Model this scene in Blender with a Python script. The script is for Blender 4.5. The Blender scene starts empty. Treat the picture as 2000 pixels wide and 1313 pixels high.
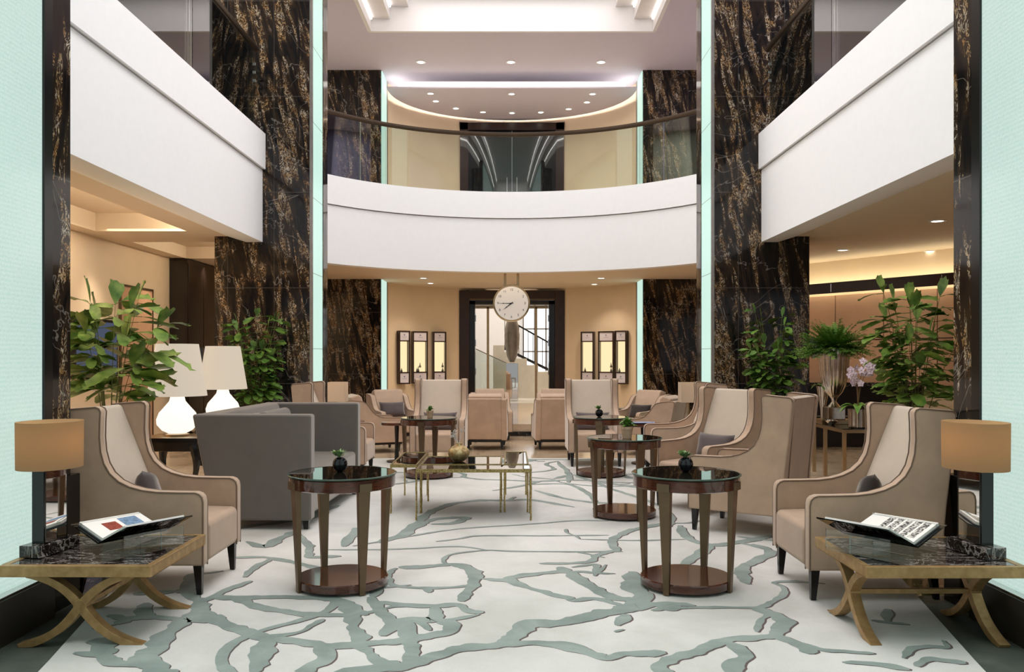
import bpy, bmesh, math, random
from mathutils import Vector, Matrix, noise as mnoise
PI = math.pi
R = math.radians
sc = bpy.context.scene
COL = sc.collection
random.seed(7)

# ------------------------------------------------------------------ camera, world, exposure
CAMH, FPX, HOR, CX = 1.34, 1700.0, 697.0, 1000.0
cd = bpy.data.cameras.new('camera'); cam = bpy.data.objects.new('camera', cd); COL.objects.link(cam)
cam.location = (0, 0, CAMH); cam.rotation_euler = (R(90), 0, 0)
cd.sensor_fit = 'HORIZONTAL'; cd.sensor_width = 36.0; cd.lens = FPX / 2000.0 * 36.0
cd.shift_x = 0.0; cd.shift_y = (HOR - 1313 / 2.0) / 2000.0
cd.clip_start = 0.05; cd.clip_end = 200
sc.camera = cam
sc.view_settings.view_transform = 'Standard'; sc.view_settings.look = 'None'
sc.view_settings.gamma = 1.0; sc.view_settings.use_curve_mapping = False
sc.view_settings.exposure = 0.0
sc.cycles.max_bounces = 7; sc.cycles.diffuse_bounces = 4; sc.cycles.glossy_bounces = 4
sc.cycles.transparent_max_bounces = 16; sc.cycles.sample_clamp_indirect = 4.0
sc.cycles.caustics_reflective = False; sc.cycles.caustics_refractive = False
w = bpy.data.worlds.new('world'); sc.world = w; w.use_nodes = True
w.node_tree.nodes['Background'].inputs[0].default_value = (0.93, 0.96, 1.0, 1)
w.node_tree.nodes['Background'].inputs[1].default_value = 0.36

def area(name, loc, sx, sy, power, col, rot=(0, 0, 0)):
    l = bpy.data.lights.new(name, 'AREA'); l.shape = 'RECTANGLE'; l.size = sx; l.size_y = sy
    l.energy = power; l.color = col
    o = bpy.data.objects.new(name, l); COL.objects.link(o); o.location = loc; o.rotation_euler = rot; o.visible_glossy = False
    return o
def spot(name, loc, power, col, ang=110, blend=.8, r=.05):
    l = bpy.data.lights.new(name, 'SPOT'); l.energy = power; l.color = col
    l.spot_size = R(ang); l.spot_blend = blend; l.shadow_soft_size = r
    o = bpy.data.objects.new(name, l); COL.objects.link(o); o.location = loc; o.visible_glossy = False
    return o
WARM = (1.0, .85, .68); NEUT = (1.0, .985, .99)
area('atrium_ceiling_light', (0, 7.7, 8.13), 3.7, 16.8, 700, NEUT)
area('left_hall_light', (-4.75, 9.0, 3.03), 1.2, 5.0, 60, WARM)
area('right_hall_light', (4.75, 9.0, 3.03), 1.2, 5.0, 60, WARM)
area('lower_lobby_light', (0, 17.6, 2.93), 3.6, 2.2, 75, WARM)
area('upper_lobby_light', (0, 17.6, 7.40), 4.0, 0.9, 120, (1, .96, .93))
area('upper_left_fill', (-4.6, 11.5, 7.42), 1.4, 12, 260, NEUT)  # fill added to lift the left gallery out of the dark
area('upper_right_fill', (4.6, 11.5, 7.42), 1.4, 12, 200, NEUT)  # added fill that brightens the right gallery behind its glass
area('back_hall_light', (0.2, 23.6, 4.8), 3.0, 3.0, 160, (1, .97, .93))

# ------------------------------------------------------------------ helpers
def G(px, py, z=0.0):
    Y = FPX * (CAMH - z) / (py - HOR)
    return Vector(((px - CX) * Y / FPX, Y, z))
def lin(c):
    c = c / 255.0
    return c / 12.92 if c <= .04045 else ((c + .055) / 1.055) ** 2.4
def rgb(r, g, b): return (lin(r), lin(g), lin(b), 1.0)

class NT:
    def __init__(s, name):
        s.m = bpy.data.materials.new(name); s.m.use_nodes = True
        s.t = s.m.node_tree; s.b = s.t.nodes['Principled BSDF']; s.out = s.t.nodes['Material Output']
    def n(s, typ, **kw):
        nd = s.t.nodes.new(typ)
        for k, v in kw.items():
            if k == 'inp':
                for kk, vv in v.items(): nd.inputs[kk].default_value = vv
            else: setattr(nd, k, v)
        return nd
    def l(s, a, b): s.t.links.new(a, b)
    def set(s, **kw):
        for k, v in kw.items():
            s.b.inputs[k.replace('_', ' ')].default_value = v
        return s
    def ramp(s, fac, stops, interp='LINEAR'):
        r = s.n('ShaderNodeValToRGB'); r.color_ramp.interpolation = interp
        e = r.color_ramp.elements
        while len(e) < len(stops): e.new(.5)
        for i, (p, c) in enumerate(stops): e[i].position = p; e[i].color = c
        s.l(fac, r.inputs[0]); return r.outputs[0]
    def math(s, op, a, b=None, clamp=False):
        m = s.n('ShaderNodeMath', operation=op, use_clamp=clamp)
        for i, v in enumerate((a, b)):
            if v is None: continue
            if isinstance(v, (int, float)): m.inputs[i].default_value = v
            else: s.l(v, m.inputs[i])
        return m.outputs[0]
    def mix(s, f, a, b):
        m = s.n('ShaderNodeMix', data_type='RGBA')
        for sock, v in ((m.inputs[0], f), (m.inputs[6], a), (m.inputs[7], b)):
            if isinstance(v, (int, float, tuple)): sock.default_value = v
            else: s.l(v, sock)
        return m.outputs[2]
    def coord(s, scale=(1, 1, 1), rot=(0, 0, 0), world=False):
        if world:
            c = s.n('ShaderNodeNewGeometry').outputs['Position']
        else: c = s.n('ShaderNodeTexCoord').outputs['Object']
        mp = s.n('ShaderNodeMapping'); mp.inputs['Scale'].default_value = scale; mp.inputs['Rotation'].default_value = rot
        s.l(c, mp.inputs[0]); return mp.outputs[0]
    def noise(s, vec, scale, detail=3, rough=.5, dist=0):
        n_ = s.n('ShaderNodeTexNoise', inp={'Scale': scale, 'Detail': detail, 'Roughness': rough, 'Distortion': dist})
        s.l(vec, n_.inputs['Vector']); return n_.outputs['Fac']
    def bump(s, h, strength=.2, dist=.01):
        b = s.n('ShaderNodeBump', inp={'Strength': strength, 'Distance': dist}); s.l(h, b.inputs['Height'])
        s.l(b.outputs[0], s.b.inputs['Normal'])

M = {}
def simple(key, c, rough=.5, metal=0.0, var=.06, scale=12, **kw):
    t = NT(key); t.set(Roughness=rough, Metallic=metal, **kw)
    f = t.noise(t.coord(), scale, 3)
    a = tuple(min(1, x * (1 - var)) for x in c[:3]) + (1,); b = tuple(min(1, x * (1 + var)) for x in c[:3]) + (1,)
    t.l(t.ramp(f, [(.3, a), (.7, b)]), t.b.inputs['Base Color'])
    M[key] = t.m; return t
def emis(key, c, strength, rough=.4):
    t = NT(key); t.set(Roughness=rough, Emission_Strength=strength)
    t.b.inputs['Base Color'].default_value = (c[0] * .12, c[1] * .12, c[2] * .12, 1); t.b.inputs['Emission Color'].default_value = c
    M[key] = t.m; return t

# plaster, paint
simple('white_paint', rgb(246, 245, 247), .55, var=.01)
simple('white_ceiling', rgb(226, 221, 220), .7, var=.01)
simple('mauve_ceiling', rgb(200, 192, 204), .7, var=.01)
simple('warm_ceiling', rgb(226, 208, 186), .7, var=.01)
simple('gallery_left', rgb(176, 180, 160), .6, var=.03, scale=1)
simple('gallery_right', rgb(150, 146, 178), .6, var=.03, scale=1)
simple('tan_door', rgb(190, 150, 120), .5, var=.05)
simple('white_stone', rgb(228, 220, 205), .25, var=.06, scale=4)
t = simple('cream_wall', rgb(226, 204, 176), .5, var=.04, scale=1.6)
h = t.noise(t.coord((1, 1, .25)), 9, 4); t.bump(h, .08, .01)
simple('wenge_wood', rgb(46, 28, 24), .28, var=.25, scale=6)
simple('black_cabinet', rgb(24, 17, 15), .22, var=.2, scale=5)
simple('black_lacquer', rgb(12, 11, 11), .15, var=.1)
simple('dark_wood_leg', rgb(18, 13, 12), .25, var=.2)
simple('plinth_brown', rgb(38, 33, 28), .4, var=.15)
simple('chrome', rgb(210, 210, 208), .08, 1.0, var=.02)
simple('silver', rgb(212, 200, 186), .16, 1.0, var=.12, scale=30)
simple('champagne_metal', rgb(190, 165, 130), .3, 1.0, var=.08)
simple('bronze_panel', rgb(214, 172, 142), .33, .35, var=.08, scale=1.5)
simple('handrail_metal', rgb(92, 78, 66), .3, .8, var=.05)
simple('leg_bronze', rgb(112, 92, 72), .36, .8, var=.06)
simple('paper', rgb(235, 230, 226), .7, var=.02)
simple('book_cover', rgb(60, 62, 72), .4, var=.05)
simple('newsprint', rgb(150, 158, 190), .7, var=.3, scale=60)
simple('terracotta', rgb(196, 168, 140), .8, var=.12, scale=20)
simple('soil', rgb(48, 36, 28), .95, var=.3, scale=60)
simple('stem_green', rgb(96, 104, 52), .6, var=.2)
simple('stem_brown', rgb(120, 92, 62), .7, var=.2)
simple('petal_pink', rgb(232, 212, 222), .5, var=.08, scale=40)
simple('clock_face', rgb(243, 240, 238), .3, var=.01)
simple('clock_case', rgb(205, 198, 175), .22, .9, var=.08, scale=20)
simple('ink', rgb(25, 24, 26), .5, var=.05)
simple('grey_metal', rgb(150, 146, 142), .4, .6, var=.1)
simple('shop_label', rgb(214, 205, 214), .6, var=.02)
simple('label_ink', rgb(130, 130, 150), .6, var=.02)
simple('gold_letter', rgb(120, 100, 70), .4, .6, var=.05)
simple('carton_red', rgb(140, 60, 44), .6, var=.3, scale=80)
simple('photo_blue', rgb(110, 135, 165), .6, var=.4, scale=60)

def leafmat(key, c1, c2, rough=.38):
    t = NT(key); t.set(Roughness=rough)
    f = t.noise(t.coord(), 7, 3)
    t.l(t.ramp(f, [(.35, c1), (.65, c2)]), t.b.inputs['Base Color'])
    t.b.inputs['Subsurface Weight'].default_value = 0.0
    M[key] = t.m
leafmat('leaf', rgb(66, 102, 36), rgb(138, 160, 76))
leafmat('leaf_dark', rgb(48, 82, 32), rgb(104, 136, 58))
leafmat('fern_green', rgb(62, 104, 30), rgb(120, 160, 66), .6)
leafmat('leaf_broad', rgb(70, 112, 40), rgb(128, 164, 76), .3)
leafmat('succulent', rgb(110, 140, 96), rgb(170, 190, 130), .4)
leafmat('silver_sprig', rgb(180, 176, 168), rgb(225, 222, 215), .4)

# velvet upholstery
def velvet(key, c, var=.10, sheen=.55, scale=5):
    t = NT(key); t.set(Roughness=.75, Sheen_Weight=sheen, Sheen_Roughness=.4)
    t.b.inputs['Sheen Tint'].default_value = (1, .93, .86, 1)
    v = t.coord(); f = t.noise(v, scale, 4, .6, .6)
    a = tuple(x * (1 - var) for x in c[:3]) + (1,); b = tuple(min(1, x * (1 + var)) for x in c[:3]) + (1,)
    t.l(t.ramp(f, [(.3, a), (.7, b)]), t.b.inputs['Base Color'])
    t.bump(t.noise(v, 260, 2), .12, .002); M[key] = t.m
velvet('velvet_beige', rgb(182, 154, 132), .10, .4)
velvet('velvet_light', rgb(196, 179, 162), .05)  # back pads: own light beige, partly paler to stand for light from above
velvet('velvet_piping', rgb(112, 90, 74), .05)
velvet('velvet_mauve', rgb(92, 82, 82), .12)
velvet('velvet_sofa', rgb(106, 99, 94), .06)
velvet('velvet_black', rgb(52, 44, 42), .10)

# Portoro marble: near black with gold chains of veins
def portoro(key, axis='x', joint=True, gold=1.0, rough=.07):
    t = NT(key); t.set(Roughness=rough, Specular_IOR_Level=.32)
    pos = t.n('ShaderNodeNewGeometry').outputs['Position']
    # skewed, vertically stretched domain makes the chains run top to bottom
    mp = t.n('ShaderNodeMapping'); mp.inputs['Rotation'].default_value = (R(5), R(10), 0); t.l(pos, mp.inputs[0])
    st = t.n('ShaderNodeMapping'); st.inputs['Scale'].default_value = (1, 1, .16); t.l(mp.outputs[0], st.inputs[0])
    band = t.noise(st.outputs[0], 8.5, 3, .55, .9)
    bandm = t.ramp(band, [(.515, (0, 0, 0, 1)), (.575, (1, 1, 1, 1))])
    dv = t.n('ShaderNodeMapping'); dv.inputs['Scale'].default_value = (1, 1, .6); t.l(mp.outputs[0], dv.inputs[0])
    n1 = t.noise(dv.outputs[0], 19, 3, .6, 1.6)
    line = t.math('ABSOLUTE', t.math('SUBTRACT', n1, .5))
    lm = t.ramp(line, [(.0, (1, 1, 1, 1)), (.014, (.8, .8, .8, 1)), (.036, (0, 0, 0, 1))])
    n2 = t.noise(mp.outputs[0], 1.3, 4, .6, .7)
    l2 = t.ramp(t.math('ABSOLUTE', t.math('SUBTRACT', n2, .47)), [(0, (1, 1, 1, 1)), (.0045, (0, 0, 0, 1))])
    fac = t.math('MULTIPLY', lm, bandm)
    fac = t.math('MULTIPLY', fac, gold)
    hue = t.noise(pos, 9, 2)
    gcol = t.ramp(hue, [(.35, rgb(170, 128, 78)), (.5, rgb(190, 162, 124)), (.65, rgb(210, 198, 180))])
    base = t.ramp(band, [(.4, rgb(20, 19, 20)), (.62, rgb(58, 44, 32))])
    c = t.mix(fac, base, gcol)
    c = t.mix(t.math('MULTIPLY', l2, .45), c, rgb(170, 160, 150))
    if joint:
        sp = t.n('ShaderNodeSeparateXYZ'); t.l(pos, sp.inputs[0])
        def jl(sock, per, off, wd):
            m = t.math('PINGPONG', t.math('ADD', sock, off), per / 2)
            return t.math('LESS_THAN', m, wd)
        jz = jl(sp.outputs[2], 1.32, .35, .004)
        jx = jl(sp.outputs[0 if axis == 'x' else 1], .64, .08, .003)
        c = t.mix(t.math('MULTIPLY', t.math('MAXIMUM', jz, jx), .6), c, rgb(95, 88, 82))
    t.l(c, t.b.inputs['Base Color']); M[key] = t.m
portoro('marble_dark')
portoro('marble_plain', joint=False, gold=.6)
t = NT('marble_top'); t.set(Roughness=.04)
v = t.coord((1, 2.2, 1), (0, 0, .5))
n1 = t.noise(v, 4, 5, .62, 1.5); l1 = t.ramp(t.math('ABSOLUTE', t.math('SUBTRACT', n1, .5)), [(0, (1, 1, 1, 1)), (.010, (.7, .7, .7, 1)), (.026, (0, 0, 0, 1))])
n2 = t.noise(v, 13, 4, .6, 1.0); l2 = t.ramp(t.math('ABSOLUTE', t.math('SUBTRACT', n2, .5)), [(0, (.6, .6, .6, 1)), (.012, (0, 0, 0, 1))])
t.l(t.mix(t.math('MULTIPLY', t.math('MAXIMUM', l1, l2), .75), rgb(30, 23, 22), rgb(190, 178, 170)), t.b.inputs['Base Color']); M['marble_top'] = t.m

# veneered wood of the round tables
t = NT('mahogany'); t.set(Roughness=.13, Coat_Weight=.5, Coat_Roughness=.05)
f = t.noise(t.coord((1, 1, 9)), 10, 4, .6, 1.2)
t.l(t.ramp(f, [(.3, rgb(44, 20, 14)), (.55, rgb(84, 42, 26)), (.75, rgb(58, 27, 18))]), t.b.inputs['Base Color']); M['mahogany'] = t.m
t = NT('brushed_gold'); t.set(Metallic=.5, Roughness=.42)
f = t.noise(t.coord((1, 1, 1)), 25, 4); t.l(t.ramp(f, [(.3, rgb(158, 124, 80)), (.7, rgb(190, 154, 106))]), t.b.inputs['Base Color']); M['brushed_gold'] = t.m
t = NT('antique_brass'); t.set(Metallic=.9, Roughness=.3)
f = t.noise(t.coord(), 90, 3); t.l(t.ramp(f, [(.3, rgb(128, 108, 58)), (.7, rgb(205, 186, 130))]), t.b.inputs['Base Color']); t.bump(f, .5, .004); M['antique_brass'] = t.m
t = NT('gold_vase'); t.set(Metallic=.6, Roughness=.3)
f = t.noise(t.coord(), 34, 3, .6, .6); t.l(t.ramp(f, [(.35, rgb(176, 140, 88)), (.6, rgb(232, 206, 156))]), t.b.inputs['Base Color']); M['gold_vase'] = t.m

# glasses
def arch_glass(key, tint, refl=1.0, rough=0.0, ior=1.5):
    t = NT(key); t.t.nodes.remove(t.b)
    tr = t.n('ShaderNodeBsdfTransparent'); tr.inputs[0].default_value = tint
    gl = t.n('ShaderNodeBsdfGlossy'); gl.inputs['Roughness'].default_value = rough
    fr = t.n('ShaderNodeFresnel'); fr.inputs[0].default_value = ior
    mx = t.n('ShaderNodeMixShader'); t.l(t.math('MULTIPLY', fr.outputs[0], refl, True), mx.inputs[0])
    t.l(tr.outputs[0], mx.inputs[1]); t.l(gl.outputs[0], mx.inputs[2]); t.l(mx.outputs[0], t.out.inputs[0])
    M[key] = t.m
arch_glass('rail_glass', (.86, .90, .87, 1), 1.8)
arch_glass('clear_glass', (.95, .97, .96, 1), 1.0)
arch_glass('smoked_glass', (.20, .18, .165, 1), 1.8)
arch_glass('case_glass', (.97, .97, .97, 1), .6)
t = NT('table_glass'); t.set(Roughness=.02, Specular_IOR_Level=.9); t.b.inputs['Base Color'].default_value = rgb(26, 22, 18); M['table_glass'] = t.m
t = NT('glass_edge'); t.set(Roughness=.08); t.b.inputs['Base Color'].default_value = rgb(66, 84, 74); M['glass_edge'] = t.m
t = NT('mirror'); t.set(Metallic=1.0, Roughness=.02); t.b.inputs['Base Color'].default_value = (.85, .83, .8, 1); M['mirror'] = t.m
t = NT('black_glass'); t.set(Roughness=.08, Specular_IOR_Level=.22); t.b.inputs['Base Color'].default_value = rgb(18, 20, 26); M['black_glass'] = t.m
t = NT('vase_black'); t.set(Roughness=.04); t.b.inputs['Base Color'].default_value = rgb(10, 10, 18); M['vase_black'] = t.m

# lit things
t = NT('light_panel'); t.set(Roughness=.12)     # back-lit ribbed mosaic glass
pos = t.n('ShaderNodeNewGeometry').outputs['Position']
mp = t.n('ShaderNodeMapping'); mp.inputs['Scale'].default_value = (1, 1, 1); t.l(pos, mp.inputs[0])
vo = t.n('ShaderNodeTexVoronoi', inp={'Scale': 90.0}); t.l(mp.outputs[0], vo.inputs['Vector'])
lo = t.noise(mp.outputs[0], 1.2, 3)
sep = t.n('ShaderNodeSeparateXYZ'); t.l(pos, sep.inputs[0])
ribs = t.math('PINGPONG', sep.outputs[2], .011)
c = t.ramp(t.math('ADD', t.math('MULTIPLY', vo.outputs['Distance'], .5), t.math('MULTIPLY', t.math('MULTIPLY', ribs, 91), .25)), [(.0, rgb(232, 248, 242)), (.75, rgb(186, 222, 210))])
c = t.mix(t.math('MULTIPLY', lo, .5), c, rgb(205, 236, 226))
t.l(c, t.b.inputs['Emission Color']); t.b.inputs['Emission Strength'].default_value = .83
t.b.inputs['Base Color'].default_value = (.04, .05, .045, 1); M['light_panel'] = t.m
emis('window_lit', (.96, .98, 1, 1), 1.3)
emis('light_strip', rgb(200, 236, 224), .95)
emis('cove_white', (1, .97, .92, 1), 4.5)
emis('cove_warm', (1, .90, .68, 1), 18)
emis('cove_curve', (1, .95, .86, 1), 24)
emis('cove_soft', (1, .97, .90, 1), 1.5)
emis('cove_bar', (1, .90, .62, 1), 12)
emis('downlight_lens', (1, .93, .8, 1), 9)
emis('downlight_lens_soft', (1, .95, .88, 1), 2.2)
emis('case_light', (1, .80, .46, 1), 1.15)
emis('screen_blue', rgb(84, 104, 140), .4)
emis('lamp_body_lit', (1, .93, .80, 1), 1.15)
emis('lamp_shade_lit', (1, .86, .68, 1), .55)
def shade_mat(key, base, tr, s=.0):
    t = NT(key); t.t.nodes.remove(t.b)
    d = t.n('ShaderNodeBsdfDiffuse'); d.inputs[0].default_value = base
    tl = t.n('ShaderNodeBsdfTranslucent'); tl.inputs[0].default_value = tr
    mx = t.n('ShaderNodeMixShader'); mx.inputs[0].default_value = .5
    t.l(d.outputs[0], mx.inputs[1]); t.l(tl.outputs[0], mx.inputs[2]); t.l(mx.outputs[0], t.out.inputs[0]); M[key] = t.m
shade_mat('shade_gold', rgb(170, 148, 120), rgb(198, 168, 130))
shade_mat('shade_cream', rgb(225, 215, 200), rgb(250, 225, 190))
simple('shade_lining', rgb(245, 238, 225), .8, var=.01)

# polished stone floor
t = NT('stone_floor'); t.set(Roughness=.12)
pos = t.n('ShaderNodeNewGeometry').outputs['Position']
f = t.noise(pos, 1.4, 5, .6, .6)
c = t.ramp(f, [(.3, rgb(176, 150, 122)), (.7, rgb(212, 190, 162))])
br = t.n('ShaderNodeTexBrick', inp={'Scale': 1.0, 'Mortar Size': .004, 'Brick Width': .8, 'Row Height': .8}); br.offset = 0
t.l(pos, br.inputs['Vector'])
c = t.mix(t.math('MULTIPLY', br.outputs['Fac'], .5), c, rgb(120, 100, 84)); t.l(c, t.b.inputs['Base Color']); M['stone_floor'] = t.m
t = NT('border_floor'); t.set(Roughness=.5)
f = t.noise(t.coord(), 5, 4, .6, .6); t.l(t.ramp(f, [(.3, rgb(66, 72, 66)), (.7, rgb(92, 98, 90))]), t.b.inputs['Base Color']); M['border_floor'] = t.m

# carpet
def carpetmat(key, c1, c2, sc_=1.6):
    t = NT(key); t.set(Roughness=.95, Sheen_Weight=.2)
    v = t.coord(); f = t.noise(v, sc_, 5, .6, .6); g = t.noise(v, 160, 2)
    c = t.ramp(f, [(.3, c1), (.68, c2)])
    c = t.mix(t.math('MULTIPLY', g, .18), c, (.25, .25, .23, 1))
    t.l(c, t.b.inputs['Base Color']); t.bump(g, .35, .006); M[key] = t.m
carpetmat('carpet_cream', rgb(196, 193, 187), rgb(224, 221, 217), 1.3)
carpetmat('carpet_teal', rgb(112, 127, 122), rgb(152, 164, 158), 3)
carpetmat('carpet_outline', rgb(70, 52, 52), rgb(92, 66, 66), 3)

# ------------------------------------------------------------------ mesh builder
def profile_round(pts, r=.02, n=3):
    return pts
class MB:
    def __init__(s): s.v = []; s.f = []; s.mi = []
    def add(s, vs, fs, mi=0):
        o = len(s.v); s.v += [tuple(x) for x in vs]; s.f += [tuple(i + o for i in f) for f in fs]; s.mi += [mi] * len(fs)
        return s
    def box(s, c, d, rz=0, mi=0, ry=0, rx=0):
        x, y, z = d[0] / 2, d[1] / 2, d[2] / 2
        m = Matrix.Rotation(rz, 3, 'Z') @ Matrix.Rotation(ry, 3, 'Y') @ Matrix.Rotation(rx, 3, 'X')
        vs = [m @ Vector((a * x, b * y, e * z)) + Vector(c) for a in (-1, 1) for b in (-1, 1) for e in (-1, 1)]
        return s.add(vs, [(0, 1, 3, 2), (4, 6, 7, 5), (0, 4, 5, 1), (2, 3, 7, 6), (0, 2, 6, 4), (1, 5, 7, 3)], mi)
    def b2(s, a, b, mi=0):   # box from corner a to corner b
        return s.box([(a[i] + b[i]) / 2 for i in range(3)], [abs(b[i] - a[i]) for i in range(3)], 0, mi)
    def prism(s, prof, lo, hi, axis='x', mi=0):
        n = len(prof)
        def p(a, b, t):
            return {'x': (t, a, b), 'y': (a, t, b), 'z': (a, b, t)}[axis]
        vs = [p(a, b, lo) for a, b in prof] + [p(a, b, hi) for a, b in prof]
        fs = [tuple(range(n)), tuple(range(2 * n - 1, n - 1, -1))] + [(i, i + n, (i + 1) % n + n, (i + 1) % n) for i in range(n)]
        return s.add(vs, fs, mi)
    def lathe(s, prof, c=(0, 0, 0), n=32, sx=1, sy=1, rz=0, mi=0, cap=True):
        vs = []; k = len(prof)
        for i in range(n):
            a = 2 * PI * i / n
            for r_, z in prof:
                x, y = r_ * math.cos(a) * sx, r_ * math.sin(a) * sy
                vs.append((c[0] + x * math.cos(rz) - y * math.sin(rz), c[1] + x * math.sin(rz) + y * math.cos(rz), c[2] + z))
        fs = []
        for i in range(n):
            j = (i + 1) % n
            for q in range(k - 1): fs.append((i * k + q, j * k + q, j * k + q + 1, i * k + q + 1))
        if cap:
            if prof[0][0] > 1e-6: fs.append(tuple(i * k for i in range(n))[::-1])
            if prof[-1][0] > 1e-6: fs.append(tuple(i * k + k - 1 for i in range(n)))
        return s.add(vs, fs, mi)
    def tube(s, pts, r, n=8, mi=0, closed=False):
        pts = [Vector(p) for p in pts]; k = len(pts); vs = []
        up0 = None
        for i, p in enumerate(pts):
            a = pts[(i - 1) % k] if (closed or i > 0) else p; b = pts[(i + 1) % k] if (closed or i < k - 1) else p
            t_ = (b - a).normalized()
            up = Vector((0, 0, 1)) if abs(t_.z) < .9 else Vector((0, 1, 0))
            if up0 is not None:
                up = up0 - t_ * up0.dot(t_)
                if up.length < 1e-4: up = Vector((1, 0, 0))
            sx = t_.cross(up).normalized(); sy = sx.cross(t_).normalized(); up0 = sy
            rr = r[i] if isinstance(r, (list, tuple)) else r
            for j in range(n):
                a_ = 2 * PI * j / n; vs.append(p + sx * math.cos(a_) * rr + sy * math.sin(a_) * rr)
        fs = []
        for i in range(k if closed else k - 1):
            i2 = (i + 1) % k
            for j in range(n): fs.append((i * n + j, i * n + (j + 1) % n, i2 * n + (j + 1) % n, i2 * n + j))
        if not closed: fs += [tuple(range(n))[::-1], tuple(range((k - 1) * n, k * n))]
        return s.add(vs, fs, mi)
    def taper(s, a, b, wa, wb, rz=0, mi=0):  # rectangular bar from a to b, section wa=(x,y) at a, wb at b
        vs = []
        for p, w_ in ((a, wa), (b, wb)):
            for sx, sy in ((-1, -1), (1, -1), (1, 1), (-1, 1)):
                x, y = sx * w_[0] / 2, sy * w_[1] / 2
                vs.append((p[0] + x * math.cos(rz) - y * math.sin(rz), p[1] + x * math.sin(rz) + y * math.cos(rz), p[2]))
        return s.add(vs, [(0, 1, 2, 3), (7, 6, 5, 4), (0, 4, 5, 1), (1, 5, 6, 2), (2, 6, 7, 3), (3, 7, 4, 0)], mi)
    def ball(s, c, r_, n=10, sz=1, mi=0):
        prof = [(max(0, r_ * math.sin(PI * i / n)), -r_ * sz * math.cos(PI * i / n)) for i in range(n + 1)]
        return s.lathe(prof, c, max(8, n), mi=mi)
    def build(s, name, mats, parent=None, bevel=0, seg=2, smooth=True, subsurf=0, angle=40):
        me = bpy.data.meshes.new(name); me.from_pydata(s.v, [], s.f)
        if isinstance(mats, str): mats = [mats]
        for m in mats: me.materials.append(M[m])
        if len(mats) > 1: me.polygons.foreach_set('material_index', s.mi)
        bm = bmesh.new(); bm.from_mesh(me); bmesh.ops.remove_doubles(bm, verts=bm.verts, dist=1e-6)
        bmesh.ops.recalc_face_normals(bm, faces=bm.faces); bm.to_mesh(me); bm.free()
        if smooth:
            me.polygons.foreach_set('use_smooth', [True] * len(me.polygons))
            me.set_sharp_from_angle(angle=R(angle))
        o = bpy.data.objects.new(name, me); COL.objects.link(o)
        if bevel:
            b = o.modifiers.new('bevel', 'BEVEL'); b.width = bevel; b.segments = seg; b.limit_method = 'ANGLE'; b.angle_limit = R(35)
            b.harden_normals = True
        if subsurf:
            b = o.modifiers.new('sub', 'SUBSURF'); b.levels = subsurf; b.render_levels = subsurf
        if parent: o.parent = parent
        return o
def tag(o, label=None, cat=None, group=None, kind=None):
    if label: o['label'] = label
    if cat: o['category'] = cat
    if group: o['group'] = group
    if kind: o['kind'] = kind
    return o
def thing(name, label, cat, loc=(0, 0, 0), rz=0, group=None):
    o = bpy.data.objects.new(name, None); COL.objects.link(o); o.empty_display_size = .1
    o.location = loc; o.rotation_euler = (0, 0, rz)
    return tag(o, label, cat, group)
def struct(mb, name, mats, label=None, **kw):
    o = mb.build(name, mats, **kw)
    if kw.get('parent') is None: o['kind'] = 'structure'
    if label: o['label'] = label
    return o
def kids(o): return [c for c in bpy.data.objects if c.parent is o]
def dup(root, loc, rz, label, group=None):
    ch_of = {}
    for c in bpy.data.objects:
        if c.parent is not None: ch_of.setdefault(c.parent.name, []).append(c)
    def rec(o, par):
        c = o.copy(); COL.objects.link(c)
        if par is not None:
            c.parent = par; c.matrix_parent_inverse = o.matrix_parent_inverse.copy()
        for k in ch_of.get(o.name, []): rec(k, c)
        return c
    r_ = rec(root, None); r_.location = loc; r_.rotation_euler = (0, 0, rz)
    r_['label'] = label
    if group: r_['group'] = group
    return r_
def catmull(pts, per=6, closed=False):
    P = [Vector(p) for p in pts]; out = []; n = len(P)
    rng = range(n) if closed else range(n - 1)
    for i in rng:
        p0 = P[(i - 1) % n] if closed else P[max(i - 1, 0)]; p1 = P[i]; p2 = P[(i + 1) % n] if closed else P[i + 1]
        p3 = P[(i + 2) % n] if closed else P[min(i + 2, n - 1)]
        for k in range(per):
            t_ = k / per
            out.append(.5 * ((2 * p1) + (p2 - p0) * t_ + (2 * p0 - 5 * p1 + 4 * p2 - p3) * t_ ** 2 + (3 * p1 - p0 - 3 * p2 + p3) * t_ ** 3))
    if not closed: out.append(P[-1])
    return out
def apply_all(o):  # bake modifiers into one mesh
    dg = bpy.context.evaluated_depsgraph_get(); me = bpy.data.meshes.new_from_object(o.evaluated_get(dg)); o.modifiers.clear(); o.data = me
def text_mb(mb, s, size, c, flat=.002, font_scale=1, rot=None, mi=0):
    """letters as mesh geometry, upright in XZ plane facing -Y"""
    cu = bpy.data.curves.new('t', 'FONT'); cu.body = s; cu.size = size; cu.align_x = 'CENTER'; cu.align_y = 'CENTER'; cu.extrude = flat; cu.resolution_u = 3
    ob = bpy.data.objects.new('t', cu); COL.objects.link(ob)
    dg = bpy.context.evaluated_depsgraph_get(); me = bpy.data.meshes.new_from_object(ob.evaluated_get(dg))
    m = (rot or Matrix.Rotation(R(90), 4, 'X'))
    mb.add([m @ v.co + Vector(c) for v in me.vertices], [tuple(p.vertices) for p in me.polygons], mi)
    bpy.data.objects.remove(ob); bpy.data.meshes.remove(me); bpy.data.curves.remove(cu)
    return mb
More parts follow.
